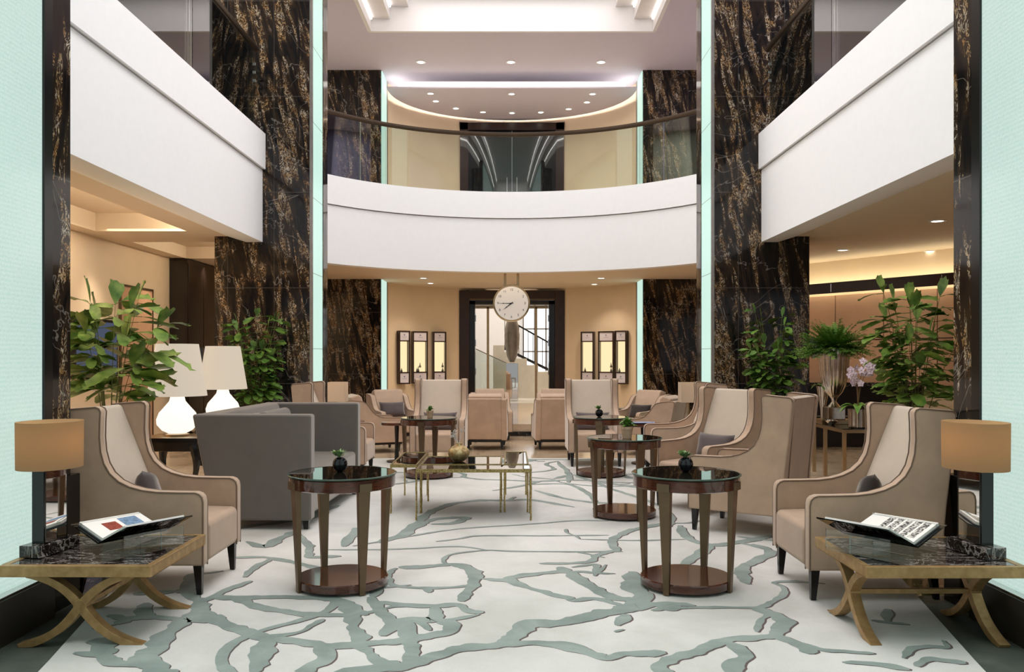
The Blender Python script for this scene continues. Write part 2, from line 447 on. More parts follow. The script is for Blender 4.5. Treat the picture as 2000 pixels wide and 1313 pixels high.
# ------------------------------------------------------------------ floor, platform, carpet
ZC, ZF0, ZG, ZT, ZU, ZTOP = 3.0, 2.92, 3.91, 4.41, 4.30, 7.47
struct(MB().b2((-9, -4, -.2), (9, 14.72, 0)), 'floor', 'stone_floor')
b = MB().b2((-6.2, 14.72, 0), (6.2, 21.4, .2), 0).b2((-6.2, 14.69, 0), (6.2, 14.72, .075), 1)
struct(b, 'floor_platform', ['stone_floor', 'marble_plain'])
for s, nm in ((-1, 'left'), (1, 'right')):
    struct(MB().prism([(s * 1.3, -1), (s * 2.42, -1), (s * 2.42, 4.86), (s * 2.1, 4.86)], 0.0, .004, 'z'), 'floor_border_' + nm, 'border_floor')
    struct(MB().b2((s * 2.1, 4.86, 0), (s * 3.3, 5.5, .004)), 'floor_strip_' + nm, 'marble_plain')
EDGE = [(1.42, .8), (2.02, 3.8), (2.34, 5.26), (2.62, 6.6), (2.78, 8.6), (2.78, 11.35)]
poly = EDGE + [(-x, y) for x, y in reversed(EDGE)]
carpet = MB().prism(poly, .004, .016, 'z').build('carpet', 'carpet_cream')
tag(carpet, 'large cream carpet with meandering teal rivers across the lobby floor', 'carpet')
def z6(l): return [(x / 2.2222 + 400, y / 2.2222 + 950) for x, y in l]
def zl(l): return [(x / 5 + 0, y / 5 + 1080) for x, y in l]
def zr(l): return [(x / 2.2145 + 1450, y / 2.2145 + 720) for x, y in l]
def z4(l): return [(x / 2.736 + 1000, y / 2.736 + 720) for x, y in l]
VE = []
for pts, wd in [
    ([(-40, 500), (0, 560), (100, 602), (230, 650), (380, 672), (500, 690), (640, 690), (720, 680), (860, 670), (930, 655), (1050, 635), (1060, 600), (1030, 580)], .10),
    ([(640, 690), (700, 710), (770, 765), (850, 785)], .09),
    ([(560, 812), (700, 795), (860, 782), (960, 750), (1100, 710), (1280, 685), (1400, 682), (1550, 690), (1640, 715), (1740, 745), (1830, 728), (2000, 722)], .10),
    ([(1280, 685), (1350, 655), (1400, 600), (1560, 590), (1700, 555), (1830, 530), (1890, 490), (1865, 430), (1850, 370)], .13),
    ([(1800, 520), (1880, 525), (1960, 515), (2060, 535)], .15),
    ([(1790, 605), (1830, 555)], .08), ([(1785, 625), (1800, 630)], .09),
    ([(20, 478), (120, 482), (350, 480), (560, 490), (620, 540), (650, 590), (650, 620), (680, 660), (660, 690)], .09),
    ([(120, 482), (220, 520), (330, 542), (450, 555), (640, 560)], .08), ([(600, 490), (650, 530), (700, 560)], .06),
    ([(720, 480), (760, 540), (810, 590), (770, 650)], .09), ([(740, 500), (820, 512), (960, 520), (1100, 515), (1150, 545), (1210, 545)], .07),
    ([(790, 590), (900, 580), (1000, 578), (1000, 520)], .09), ([(860, 590), (870, 665)], .08), ([(1000, 580), (1060, 580), (1190, 555)], .05),
    ([(890, 590), (885, 670), (905, 700), (880, 775)], .08), ([(730, 480), (745, 440), (760, 420)], .08),
    ([(830, 355), (795, 385), (810, 425), (900, 440), (1060, 440), (1150, 430)], .05), ([(960, 440), (970, 462)], .05),
    ([(840, 352), (940, 350), (1080, 340), (1140, 355), (1175, 390), (1150, 440), (1110, 500)], .10),
    ([(1130, 355), (1040, 332), (1050, 303), (1120, 287), (1230, 278), (1350, 282), (1600, 284), (1810, 283)], .04),
    ([(520, 275), (750, 275), (900, 270), (1100, 262), (1230, 278)], .035), ([(1200, 400), (1310, 410), (1400, 440), (1560, 482), (1600, 495), (1700, 488), (1830, 525)], .07),
    ([(1400, 440), (1320, 405), (1350, 392), (1440, 380), (1560, 370), (1620, 402), (1700, 450), (1780, 485), (1880, 490)], .09),
    ([(1540, 350), (1570, 375)], .09), ([(1590, 352), (1680, 340), (1700, 350), (1690, 390)], .05), ([(1690, 390), (1740, 340)], .04),
    ([(1450, 335), (1600, 333), (1680, 325), (1700, 300), (1780, 278)], .06), ([(1790, 283), (1765, 240), (1800, 208), (1880, 185), (1990, 160)], .08),
    ([(600, 262), (635, 215), (655, 180)], .08), ([(640, 260), (760, 240), (900, 215), (1100, 185), (1400, 165), (1600, 150), (1750, 150)], .04),
    ([(870, 218), (900, 188), (960, 155), (1030, 140), (1130, 138), (1080, 160), (980, 165)], .09),
    ([(750, 245), (840, 215), (920, 160), (980, 110), (1060, 80), (1180, 62), (1300, 62), (1420, 60), (1600, 90)], .09),
    ([(1000, 240), (1100, 228), (1200, 215), (1500, 215), (1750, 212)], .035),
    ([(180, 240), (260, 260), (320, 230), (390, 195)], .09), ([(110, 310), (250, 308), (340, 322), (440, 342), (500, 362)], .07),
    ([(170, 395), (220, 350), (300, 312)], .06), ([(400, 200), (450, 260), (450, 300), (480, 308), (590, 303)], .07),
    ([(280, 655), (250, 720), (215, 810)], .10), ([(490, 690), (525, 740), (450, 790), (420, 812)], .09),
    ([(-40, 500), (-80, 440), (-60, 380)], .10)]: VE.append((z6(pts), wd))
for pts, wd in [
    ([(220, 1170), (350, 1070), (500, 985), (720, 978), (1000, 1005), (1090, 1065), (1350, 1085), (1440, 1125)], .09),
    ([(1300, 1010), (1450, 1060), (1560, 1140), (1700, 1180)], .12), ([(1350, 1030), (1500, 940), (1600, 810), (1720, 720), (1800, 650), (2000, 645), (2200, 640)], .12),
    ([(1780, 650), (1600, 630), (1480, 625), (1250, 640), (1130, 700)], .08), ([(1480, 625), (1390, 570), (1420, 490)], .08), ([(1250, 650), (1050, 610), (950, 600)], .08),
    ([(1000, 830), (980, 920), (1080, 990)], .15), ([(1920, 640), (1950, 560), (1950, 480), (2000, 440)], .12), ([(1700, 380), (1850, 350), (1880, 220)], .1), ([(1300, 400), (1500, 390), (1700, 380)], .09)]: VE.append((zl(pts), wd))
def zc(l): return [(x * .7326 + 1000, y * .7326 + 781) for x, y in l]
for pts, wd in [
    ([(370, 562), (430, 555), (560, 553), (650, 553), (690, 540), (722, 520), (725, 500), (700, 488), (760, 485), (830, 490)], .05),
    ([(650, 553), (685, 570), (722, 590), (715, 612), (690, 632), (600, 640), (540, 652), (490, 670), (430, 690), (395, 715), (430, 740)], .085),
    ([(690, 628), (740, 642), (780, 662), (795, 678)], .08), ([(740, 642), (820, 665), (900, 672), (965, 676)], .05), ([(575, 642), (622, 685), (588, 710), (600, 740)], .08),
    ([(446, 335), (470, 370), (530, 387), (600, 380), (700, 362)], .09), ([(530, 387), (500, 412), (450, 445)], .09), ([(640, 385), (690, 408), (640, 432), (608, 460), (632, 492)], .09),
    ([(600, 365), (660, 372), (700, 375)], .05), ([(460, 372), (330, 375), (180, 372)], .035), ([(850, 563), (880, 573)], .08), ([(1000, 558), (1000, 592)], .08), ([(958, 588), (1000, 594), (1056, 599)], .05),
    ([(1045, 690), (1060, 664), (1110, 658), (1165, 662)], .05), ([(1080, 712), (1110, 692), (1150, 695), (1210, 702)], .06), ([(880, 700), (960, 705), (1060, 720)], .05)]: VE.append((zc(pts), wd))
for pts, wd in [
    ([(120, 650), (260, 690), (420, 715), (560, 720)], .07), ([(220, 590), (330, 570), (420, 600), (560, 620), (700, 640)], .09), ([(100, 620), (300, 620), (420, 680), (440, 720)], .07),
    ([(60, 560), (220, 540), (180, 510), (240, 495)], .06), ([(240, 495), (300, 560), (300, 610)], .07), ([(430, 600), (520, 640), (700, 700), (800, 740)], .06), ([(800, 740), (850, 810), (800, 860)], .08)]: VE.append((z4(pts), wd))
rr = random.Random(5)
def worldveins():
    out = []
    for (x0, y0, a, n_) in ((-1.6, 8.9, .1, 12), (-.2, 8.6, 1.2, 8), (.5, 9.3, 2.9, 10), (-.5, 10.2, .1, 9), (.2, 10.6, 3.0, 9), (2.2, 8.2, 2.4, 8), (2.3, 6.4, 1.9, 6), (-1.4, 9.9, 2.9, 6), (0, 9.8, -1.0, 6), (-2.2, 6.3, .9, 6), (-.4, 3.35, 3.0, 8), (1.3, 9.8, 1.0, 6)):
        p = [(x0, y0)]
        for k in range(n_):
            a += rr.uniform(-.75, .75); x0 += .28 * math.cos(a); y0 += .28 * math.sin(a); p.append((x0, min(y0, 11.2)))
        out.append((p, rr.uniform(.05, .1)))
    return out
def ribbon(mb, line, wd, z, shift=0.0, jag=.25):
    L = catmull([(p[0], p[1], 0) for p in line], 7); n = len(L); vs = []
    for i, p in enumerate(L):
        a = L[max(i - 1, 0)]; b_ = L[min(i + 1, n - 1)]; t_ = (b_ - a); t_ = t_.normalized() if t_.length > 1e-9 else Vector((1, 0, 0))
        nn = Vector((-t_.y, t_.x, 0)); e = min(1, .35 + min(i, n - 1 - i) * .22)
        f1 = (1 + jag * 2.6 * mnoise.noise(p * 5.5) + jag * 2.4 * mnoise.noise(p * 16)) * e
        f2 = (1 + jag * 2.2 * mnoise.noise(p * 5.5 + Vector((9, 3, 1))) + jag * 1.8 * mnoise.noise(p * 15 + Vector((4, 4, 4)))) * e
        vs.append(p + nn * (wd * .44 * f1) + Vector((shift, -shift, z))); vs.append(p - nn * (wd * .44 * f2) + Vector((shift, -shift, z)))
    mb.add(vs, [(2 * i, 2 * i + 1, 2 * i + 3, 2 * i + 2) for i in range(n - 1)])
def inside(p):
    x, y = abs(p[0]), p[1]
    if y < .9 or y > 11.25: return False
    for (x1, y1), (x2, y2) in zip(EDGE, EDGE[1:]):
        if y1 <= y <= y2: return x < x1 + (x2 - x1) * (y - y1) / (y2 - y1) - .04
    return False
teal, outl = MB(), MB()
lines = [([tuple(G(px, py, .016)[:2]) for px, py in pts], wd) for pts, wd in VE] + worldveins()
rb = random.Random(21)
for ln, wd in lines[::4] + lines[len(VE):]:
    for _ in range(1):
        i = rb.randrange(1, len(ln)) if len(ln) > 2 else 1
        a0 = math.atan2(ln[i][1] - ln[i - 1][1], ln[i][0] - ln[i - 1][0]) + rb.choice((-1, 1)) * rb.uniform(.6, 1.3)
        x_, y_ = ln[i]; br_ = [(x_, y_)]
        for k in range(rb.randint(2, 4)):
            a0 += rb.uniform(-.6, .6); st_ = rb.uniform(.07, .13); x_ += st_ * math.cos(a0); y_ += st_ * math.sin(a0); br_.append((x_, y_))
        lines.append((br_, max(.03, wd * .5)))
for li, (ln, wd) in enumerate(lines):
    seg = []
    for p in ln + [None]:
        if p is not None and inside(p): seg.append(p)
        else:
            if len(seg) >= 2: ribbon(teal, seg, wd, 0.0166 + li * 5e-6); ribbon(outl, seg, wd * 1.02, 0.0161 + li * 2e-6, .008)
            seg = []
o = teal.build('teal_pile', 'carpet_teal', carpet, smooth=False); o['label'] = 'teal rivers cut into the cream pile'
o = outl.build('dark_outline', 'carpet_outline', carpet, smooth=False)

# ------------------------------------------------------------------ pillars
def glowjoints(mb, x, y0, y1, s):
    for k in range(6): mb.b2((x, y0, 1.1 + k * 1.32), (x - s * .004, y1, 1.108 + k * 1.32), 1)
for s, nm in ((-1, 'left'), (1, 'right')):
    # near pillar: long body with a lit glass wall facing the lobby, marble end
    b = MB().b2((s * 2.45, -3, 0), (s * 3.3, 4.48, ZTOP + .3))
    col = struct(b, 'column', 'black_lacquer')
    struct(MB().b2((s * 2.40, 4.535, 0), (s * 3.3, 4.73, ZTOP + .3)), 'marble_end', 'marble_dark', parent=col)
    struct(MB().b2((s * 2.395, 4.46, 0), (s * 3.28, 4.54, ZTOP + .3)), 'edge_frame', 'black_lacquer', parent=col)
    struct(MB().b2((s * 2.38, 4.50, 0), (s * 3.32, 4.80, .70)), 'base_cladding', 'black_lacquer', parent=col, bevel=.006)
    struct(MB().b2((s * 2.34, -3, 0), (s * 2.46, 4.46, .215), 0).b2((s * 2.355, -3, .215), (s * 2.46, 4.46, .225), 1), 'base_plinth', ['plinth_brown', 'chrome'], parent=col)
    g = MB().b2((s * 2.405, -3, .226), (s * 2.45, 4.455, ZTOP + .2))
    struct(g, 'light_panel', 'light_panel', parent=col)
    # far pillar
    b = MB().b2((s * 2.79, 12.0, 0), (s * 4.1, 13.0, ZTOP))
    col = struct(b, 'column', 'marble_dark')
    g = MB().b2((s * 2.765, 12.07, 0), (s * 2.79, 12.70, ZTOP), 0)
    for k in range(7): g.b2((s * 2.763, 12.07, .4 + k * 1.05), (s * 2.766, 12.70, .406 + k * 1.05), 1)
    struct(g, 'light_strip', ['light_strip', 'grey_metal'], parent=col)
    struct(MB().b2((s * 2.755, 12.0, 0), (s * 2.79, 12.06, ZTOP), 0).b2((s * 2.755, 12.70, 0), (s * 2.79, 13.0, ZTOP), 1), 'edge_frame', ['grey_metal', 'marble_plain'], parent=col)
    # inner pillar
    b = MB().b2((s * 2.80, 18.6, .2), (s * 6.2, 20.0, ZTOP))
    col = struct(b, 'column', 'marble_dark')
    g = MB().b2((s * 2.785, 18.66, .2), (s * 2.80, 19.35, ZTOP))
    struct(g, 'light_strip', 'light_strip', parent=col)
    struct(MB().b2((s * 2.78, 19.35, .2), (s * 2.80, 19.62, ZTOP)), 'edge_frame', 'grey_metal', parent=col)

# ------------------------------------------------------------------ side balconies and halls
for s, nm in ((-1, 'left'), (1, 'right')):
    b = MB()
    b.prism([(s * 3.435, ZF0), (s * 3.66, ZF0), (s * 3.92, ZC), (s * 3.92, ZG), (s * 3.435, ZG)], 2.0, 11.99, 'y')
    struct(b, 'trim_balcony_lower_' + nm, 'white_paint')
    struct(MB().b2((s * 3.395, 2.0, ZG + .012), (s * 3.6, 11.99, ZT)), 'trim_balcony_upper_' + nm, 'white_paint')
    # slab = ceiling of the hall below (with two lit recesses) and floor of the gallery
    if s < 0:
        c = MB().b2((-3.9, 1, ZC), (-4.3, 14.7, ZU)).b2((-5.5, 1, ZC), (-6.2, 14.7, ZU)).b2((-4.3, 1, ZC), (-5.5, 6.4, ZU))
        c.b2((-4.3, 11.5, ZC), (-5.5, 12.6, ZU)).b2((-4.3, 6.4, ZC + .24), (-5.5, 11.5, ZU)).b2((-4.3, 12.6, ZC + .2), (-5.5, 14.7, ZU))
        struct(c, 'ceiling_left_hall', 'warm_ceiling')
        struct(MB().b2((-4.36, 6.5, ZC + .10), (-4.31, 11.4, ZC + .16)).b2((-4.36, 12.7, ZC + .08), (-4.31, 14.6, ZC + .14)), 'trim_cove_left_hall', 'cove_warm')
    else:
        c = MB().b2((3.9, 1, ZC), (9, 14.7, ZU))
        struct(c, 'ceiling_right_hall', 'warm_ceiling')
    # gallery above
    struct(MB().b2((s * 5.75, 1, ZU), (s * 5.95, 18.6, ZTOP)), 'wall_gallery_' + nm, 'gallery_' + nm)
    struct(MB().b2((s * 2.66, -3, ZTOP), (s * 9, 21.6, ZTOP + .12)), 'ceiling_gallery_' + nm, 'mauve_ceiling')
    struct(MB().b2((s * 4.1, 12.7, ZU), (s * 4.36, 12.9, ZTOP)), 'wall_gallery_end_' + nm, 'marble_dark')
# left hall wall
struct(MB().b2((-5.75, 2, 0), (-5.95, 18.6, ZC)), 'wall_left', 'cream_wall')
struct(MB().b2((-5.95, 18.4, 0), (-4.1, 18.6, ZC)), 'wall_left_end', 'cream_wall')
# hidden door in the left wall
d = struct(MB().b2((-5.75, 12.75, 0), (-5.725, 13.85, 2.38)), 'door_1', 'tan_door')
fr = MB()
for a, bb in (((-5.75, 12.72, 0), (-5.715, 12.75, 2.41)), ((-5.75, 13.85, 0), (-5.715, 13.88, 2.41)), ((-5.75, 12.72, 2.38), (-5.715, 13.88, 2.41))): fr.b2(a, bb)
struct(fr, 'door_frame', 'leg_bronze', parent=d)
# black cupboards at the end of the left hall
cab = thing('tall_cabinet', 'black gloss wall of tall cabinets at the end of the left hall', 'cabinet', (-5.44, 16, 0))
MB().b2((-.3, -1.4, 0), (.0, 1.4, 2.98)).build('body', 'black_cabinet', cab)
for k in range(4):
    y = -1.4 + k * .7
    dd = MB().b2((0, y + .01, .05), (.02, y + .69, 2.92)).build('door', 'black_cabinet', cab, bevel=.003)
    hb = MB().b2((.02, y + (.6 if k % 2 == 0 else .07), 1.2), (.045, y + (.62 if k % 2 == 0 else .09), 1.5)); hb.build('handle', 'chrome', dd)
# right hall: bar wall running diagonally
P1, P2 = Vector((5.05, 15.9, 0)), Vector((7.6, 12.0, 0))
dv = (P2 - P1); L = dv.length; ang = math.atan2(dv.y, dv.x)
def barobj(mb, name, mat, **kw):
    o = mb.build(name, mat, **kw); o.location = P1; o.rotation_euler = (0, 0, ang); return o
def barstruct(mb, name, mat): o = barobj(mb, name, mat); o['kind'] = 'structure'; return o
barstruct(MB().b2((-.8, 0, 0), (L, .2, ZC + .35)), 'wall_bar', 'cream_wall')
bp = thing('bar_back_panelling', 'bronze panelled back wall of the bar on the right', 'wall panelling', P1, ang)
for k in range(6): MB().b2((-.8 + k * .92, -.05, .9), (-.8 + k * .92 + .905, 0, 2.40)).build('panel', 'bronze_panel', bp, bevel=.004)
MB().b2((-.8, -.06, 1.62), (L, -.045, 1.635)).build('groove_trim', 'wenge_wood', bp)
lt = thing('bar_canopy', 'dark timber band above the bar with glowing ceiling behind', 'canopy', P1, ang)
MB().b2((-.8, -.30, 2.42), (L, -.26, 2.60)).build('fascia', 'wenge_wood', lt, bevel=.004)
for k in range(5): MB().b2((.15 + k * .98, -.305, 2.44), (.16 + k * .98, -.298, 2.58)).build('metal_joint', 'chrome', lt)
MB().b2((-.8, -.2, 2.55), (L, -.15, 2.585)).build('light_strip', 'cove_bar', lt)
ct = thing('bar_counter', 'black bar counter with stone top behind the orchid table', 'counter', (4.15, 13.1, 0))
MB().b2((0, -.2, 0), (1.95, .35, .9)).build('body', 'black_cabinet', ct)
MB().b2((-.04, -.26, .9), (1.98, .38, .96)).build('worktop', 'marble_top', ct, bevel=.004)
MB().b2((.0, -.215, .45), (1.95, -.2, .47)).build('metal_line', 'chrome', ct)
wb = thing('back_bar_shelf', 'dark shelf unit below the bronze panels of the bar', 'shelf unit', P1, ang)
MB().b2((-.2, -.42, 0), (1.9, -.07, .86)).build('body', 'black_cabinet', wb); MB().b2((-.22, -.44, .86), (1.92, -.06, .9)).build('worktop', 'marble_plain', wb)
struct(MB().b2((8.8, -2, 0), (9, 18.6, ZC)), 'wall_right', 'cream_wall')

# ------------------------------------------------------------------ curved balcony
AC, AR = (0.0, 12.38), 3.82
def arc(R_, a0, a1, n=48, c=AC): return [(c[0] + R_ * math.cos(a0 + (a1 - a0) * i / n), c[1] + R_ * math.sin(a0 + (a1 - a0) * i / n)) for i in range(n + 1)]
A0, A1 = R(28), R(152)
def ring(mb, r0, r1, z0, z1, a0=A0, a1=A1, n=64, mi=0):
    p = arc(r0, a0, a1, n) + list(reversed(arc(r1, a0, a1, n)))
    m_ = len(p); h = n + 1
    vs = [(x, y, z0) for x, y in p] + [(x, y, z1) for x, y in p]; fs = []
    for i in range(n):
        j = m_ - 1 - i
        fs += [(i, i + 1, i + 1 + m_, i + m_), (j, j - 1, j - 1 + m_, j + m_), (i, j, j - 1, i + 1), (i + m_, i + 1 + m_, j - 1 + m_, j + m_)]
    fs += [(0, m_, 2 * m_ - 1, m_ - 1), (h - 1, h, h + m_, h - 1 + m_)]
    return mb.add(vs, fs, mi)
struct(ring(MB(), AR + .035, AR + .26, ZF0, ZG), 'trim_curved_balcony_lower', 'white_paint')
struct(ring(MB(), AR, AR + .24, ZG + .012, ZT), 'trim_curved_balcony_upper', 'white_paint')
pl = arc(AR + .2, A0, A1, 48)
half = [(pl[0][0], 21.35)] + pl + [(pl[-1][0], 21.35)]
struct(MB().prism(half, ZC, ZU, 'z'), 'ceiling_lower_lobby', 'warm_ceiling')
for s in (-1, 1): struct(MB().b2((s * abs(pl[0][0]), 12.98, ZC), (s * 3.9, 19, ZU)).b2((s * 3.9, 14.7, ZC), (s * 6.6, 19, ZU)), 'ceiling_lower_side', 'warm_ceiling')

# ------------------------------------------------------------------ upper ceiling with stepped recess
c = MB().b2((-2.66, 16.4, ZTOP), (2.66, 21.6, ZTOP + .12)).b2((-2.66, -3, ZTOP), (2.66, -1, ZTOP + .12))
struct(c, 'ceiling_upper_lobby', 'mauve_ceiling')
c = MB()
for s in (-1, 1):
    c.b2((s * 2.65, -1, ZTOP - .001), (s * 2.72, 16.4, 7.70)); c.b2((s * 2.72, -1, 7.70), (s * 2.30, 16.4, 7.74)); c.b2((s * 2.30, -1, 7.74), (s * 2.36, 16.4, 7.93))
    c.b2((s * 2.36, -1, 7.93), (s * 1.95, 16.4, 7.97)); c.b2((s * 1.95, -1, 7.97), (s * 2.0, 16.4, 8.15))
c.b2((-2.7, 16.385, ZTOP - .001), (2.7, 16.46, 8.2)).b2((-2.7, -1.06, ZTOP), (2.7, -1, 8.2)).b2((-2.1, -1, 8.15), (2.1, 16.4, 8.2))
struct(c, 'ceiling_recess', 'white_ceiling')
c = MB()
for s in (-1, 1):
    c.b2((s * 2.645, -.9, 7.66), (s * 2.62, 16.3, 7.69)).b2((s * 2.295, -.9, 7.89), (s * 2.27, 16.3, 7.92)).b2((s * 1.945, -.9, 8.11), (s * 1.92, 16.3, 8.14))
struct(c, 'trim_recess_light', 'cove_white')
# dropped oval panel
EC = (0, 18.9)
def ell(a, b_, t0, t1, n=48): return [(EC[0] + a * math.cos(t0 + (t1 - t0) * i / n), EC[1] + b_ * math.sin(t0 + (t1 - t0) * i / n)) for i in range(n + 1)]
e = ell(2.70, 2.42, 0, PI, 56)
struct(MB().prism([(2.70, 18.75)] + e + [(-2.70, 18.75)], 7.13, 7.16, 'z'), 'ceiling_oval_panel', 'mauve_ceiling')
struct(MB().b2((-2.45, 18.755, 7.16), (2.45, 18.80, 7.27)), 'trim_panel_light_front', 'cove_soft')
g = MB(); oe = ell(2.60, 2.33, 0.02, PI - .02, 56); g.tube([(x, y, 7.19) for x, y in oe], .018, 6)
struct(g, 'trim_panel_light_curve', 'cove_curve')
# curved wall, two storeys, with the door openings
def wallseg(mb, t0, t1, z0, z1, n=24):
    p = ell(2.87, 2.52, t0, t1, n) + list(reversed(ell(3.07, 2.72, t0, t1, n)))
    return mb.prism(p, z0, z1, 'z')
tD = math.acos(1.22 / 2.87); t0 = math.asin(.10)
wl = MB(); wallseg(wl, t0, tD, .2, ZC); wallseg(wl, PI - tD, PI - t0, .2, ZC); wallseg(wl, tD, PI - tD, 2.93, ZC)
struct(wl, 'wall_back_lower', 'cream_wall')
wu = MB(); wallseg(wu, t0, tD, ZU, ZTOP); wallseg(wu, PI - tD, PI - t0, ZU, ZTOP); wallseg(wu, tD, PI - tD, 7.03, ZTOP)
struct(wu, 'wall_back_upper', 'cream_wall')

# lower doorway
YD = 21.12
d = MB()
for s in (-1, 1): d.b2((s * 1.28, YD, .2), (s * 1.04, YD + .5, 2.95))
d.b2((-1.04, YD, 2.75), (1.04, YD + .5, 2.95))
dm = struct(d, 'door_2', 'wenge_wood', bevel=.01)
d = MB()
for s in (-1, 1): d.b2((s * 1.04, YD + .08, .2), (s * .90, YD + .5, 2.70))
d.b2((-1.04, YD + .08, 2.62), (1.04, YD + .5, 2.71)); struct(d, 'inner_frame', 'black_lacquer', parent=dm)
struct(MB().b2((-1.04, YD + .02, 2.72), (1.04, YD + .3, 2.75)), 'metal_line', 'leg_bronze', parent=dm)
d = MB()
for s in (-1, 1): d.b2((s * .57, YD + .55, .2), (s * .63, YD + .62, 2.58))
d.b2((-.9, YD + .55, 2.54), (.9, YD + .62, 2.62)); struct(d, 'brass_mullion', 'champagne_metal', parent=dm)
for s in (-1, 1):
    for z in (.9, 1.6, 2.2): struct(MB().b2((s * .905, YD + .2, z), (s * .88, YD + .24, z + .16)), 'hinge', 'chrome', parent=dm)
# upper doorway: dark glass doors in a wenge frame
d = MB()
for s in (-1, 1): d.b2((s * 1.27, YD, ZU), (s * 1.06, YD + .2, 7.03))
d.b2((-1.27, YD, 6.85), (1.27, YD + .2, 7.03)); du = struct(d, 'door_3', 'wenge_wood', bevel=.01)
struct(MB().b2((-1.06, YD + .08, ZU), (-.005, YD + .12, 6.85)), 'door_leaf', 'black_glass', parent=du)
struct(MB().b2((.005, YD + .08, ZU), (1.06, YD + .12, 6.85)), 'door_leaf', 'black_glass', parent=du)
for s in (-1, 1): struct(MB().tube([(s * .12, YD + .04, 5.0), (s * .12, YD + .04, 5.7)], .015).b2((s * .11, YD + .04, 5.05), (s * .13, YD + .09, 5.08)).b2((s * .11, YD + .04, 5.6), (s * .13, YD + .09, 5.63)), 'door_handle', 'chrome', parent=du)

# ------------------------------------------------------------------ stair hall behind the doors
struct(MB().b2((-3, 21.4, 0), (4, 27.2, .2)), 'floor_stair_hall', 'white_stone')
struct(MB().b2((-3, 27, .2), (4, 27.2, 5)), 'wall_stair_hall_back', 'white_paint')
struct(MB().b2((-1.5, 21.7, .2), (-1.3, 27, 5)), 'wall_stair_hall_left', 'white_stone'); struct(MB().b2((3.2, 21.7, .2), (3.4, 27, 5)), 'wall_stair_hall_right', 'cream_wall')
struct(MB().b2((-3, 21.7, 5), (4, 27.2, 5.1)), 'ceiling_stair_hall', 'white_paint')
st = MB()
for k in range(8):
    x1 = 1.34 - k * .31; z1 = .74 + k * .183
    if k < 6: st.b2((x1 - .31, 24.0, .2), (x1, 25.4, z1))
st.b2((1.34, 24.0, .2), (1.65, 25.4, .56)).b2((1.65, 24, .2), (1.96, 25.4, .38))
struct(st, 'staircase', 'white_stone')
rl = thing('stair_railing', 'black stair railing with thin balusters seen through the lower doorway', 'railing', (0, 24.06, 0))
MB().tube([(-.3, 0, 2.55), (.0, 0, 2.30), (1.34, 0, 1.55), (1.95, 0, 1.2)], .022).build('handrail', 'black_lacquer', rl)
MB().tube([(-.3, 0, 1.62), (1.34, 0, .82), (1.95, 0, .5)], .035, 4).build('bottom_rail', 'black_lacquer', rl)
for k in range(16):
    x = -.2 + k * .13; MB().tube([(x, 0, 1.57 - (x + .3) * .487), (x, 0, 2.5 - (x + .3) * .57)], .008, 6).build('baluster', 'black_lacquer', rl)
gb = thing('glass_balustrade', 'low glass balustrade left of the stairs behind the doorway', 'railing', (-.55, 23.6, .2))
MB().prism([(-.45, 0), (.42, 0), (.42, .95), (-.45, 1.35)], -.01, .01, 'y').build('glass_panel', 'rail_glass', gb)
MB().tube([(-.85, 0, 1.55), (-.45, 0, 1.36), (.42, 0, .96)], .015).build('handrail', 'grey_metal', gb)
sp = thing('draped_sculpture', 'tall grey draped sculpture on a mirrored pedestal behind the doorway', 'sculpture', (.0, 22.6, .2))
b = MB().lathe([(.06, 1.0), (.13, 1.15), (.19, 1.45), (.2, 1.7), (.17, 1.95), (.12, 2.12), (.08, 2.2)], n=18, sy=.7)
b.build('figure', 'grey_metal', sp)
MB().b2((-.16, -.14, 0), (.16, .14, .98)).build('pedestal', 'mirror', sp, bevel=.01)
wn = struct(MB().b2((.35, 26.95, .8), (1.4, 27.0, 3.0)), 'window_1', 'window_lit')
fr = MB()
for x in (.35, .7, 1.05, 1.4): fr.b2((x - .02, 26.9, .8), (x + .02, 26.97, 3.0))
for z in (.8, 1.5, 2.2, 3.0): fr.b2((.33, 26.9, z - .02), (1.42, 26.97, z + .02))
struct(fr, 'window_frame', 'grey_metal', parent=wn)

# ------------------------------------------------------------------ balustrades
br = thing('balcony_railing', 'curved glass balcony railing above the hanging clock', 'railing', (AC[0], AC[1], ZT))
def toloc(mb, dx, dy, dz): mb.v = [(x + dx, y + dy, z + dz) for x, y, z in mb.v]; return mb
cuts = [R(28)] + [math.acos((px - 1000) / 1700 * Y / (AR + .1)) for px, Y in ((1300, 15.05), (1250, 15.5), (1102, 16.2), (898, 16.2), (753, 15.5), (700, 15.05))] + [R(152)]
for a, b_ in zip(cuts, cuts[1:]):
    g = ring(MB(), AR + .09, AR + .105, ZT - .3 + .302, 5.47, a + .002, b_ - .002, 16); toloc(g, -AC[0], -AC[1], -ZT).build('glass_panel', 'rail_glass', br)
p = arc(AR + .1, A0, A1, 64); h = MB().tube([(x - AC[0], y - AC[1], 5.50 - ZT) for x, y in p], .042, 12); h.build('handrail', 'handrail_metal', br)
g = ring(MB(), AR + .08, AR + .115, ZT + .001, ZT + .012, A0, A1, 64); toloc(g, -AC[0], -AC[1], -ZT).build('base_channel', 'black_lacquer', br)
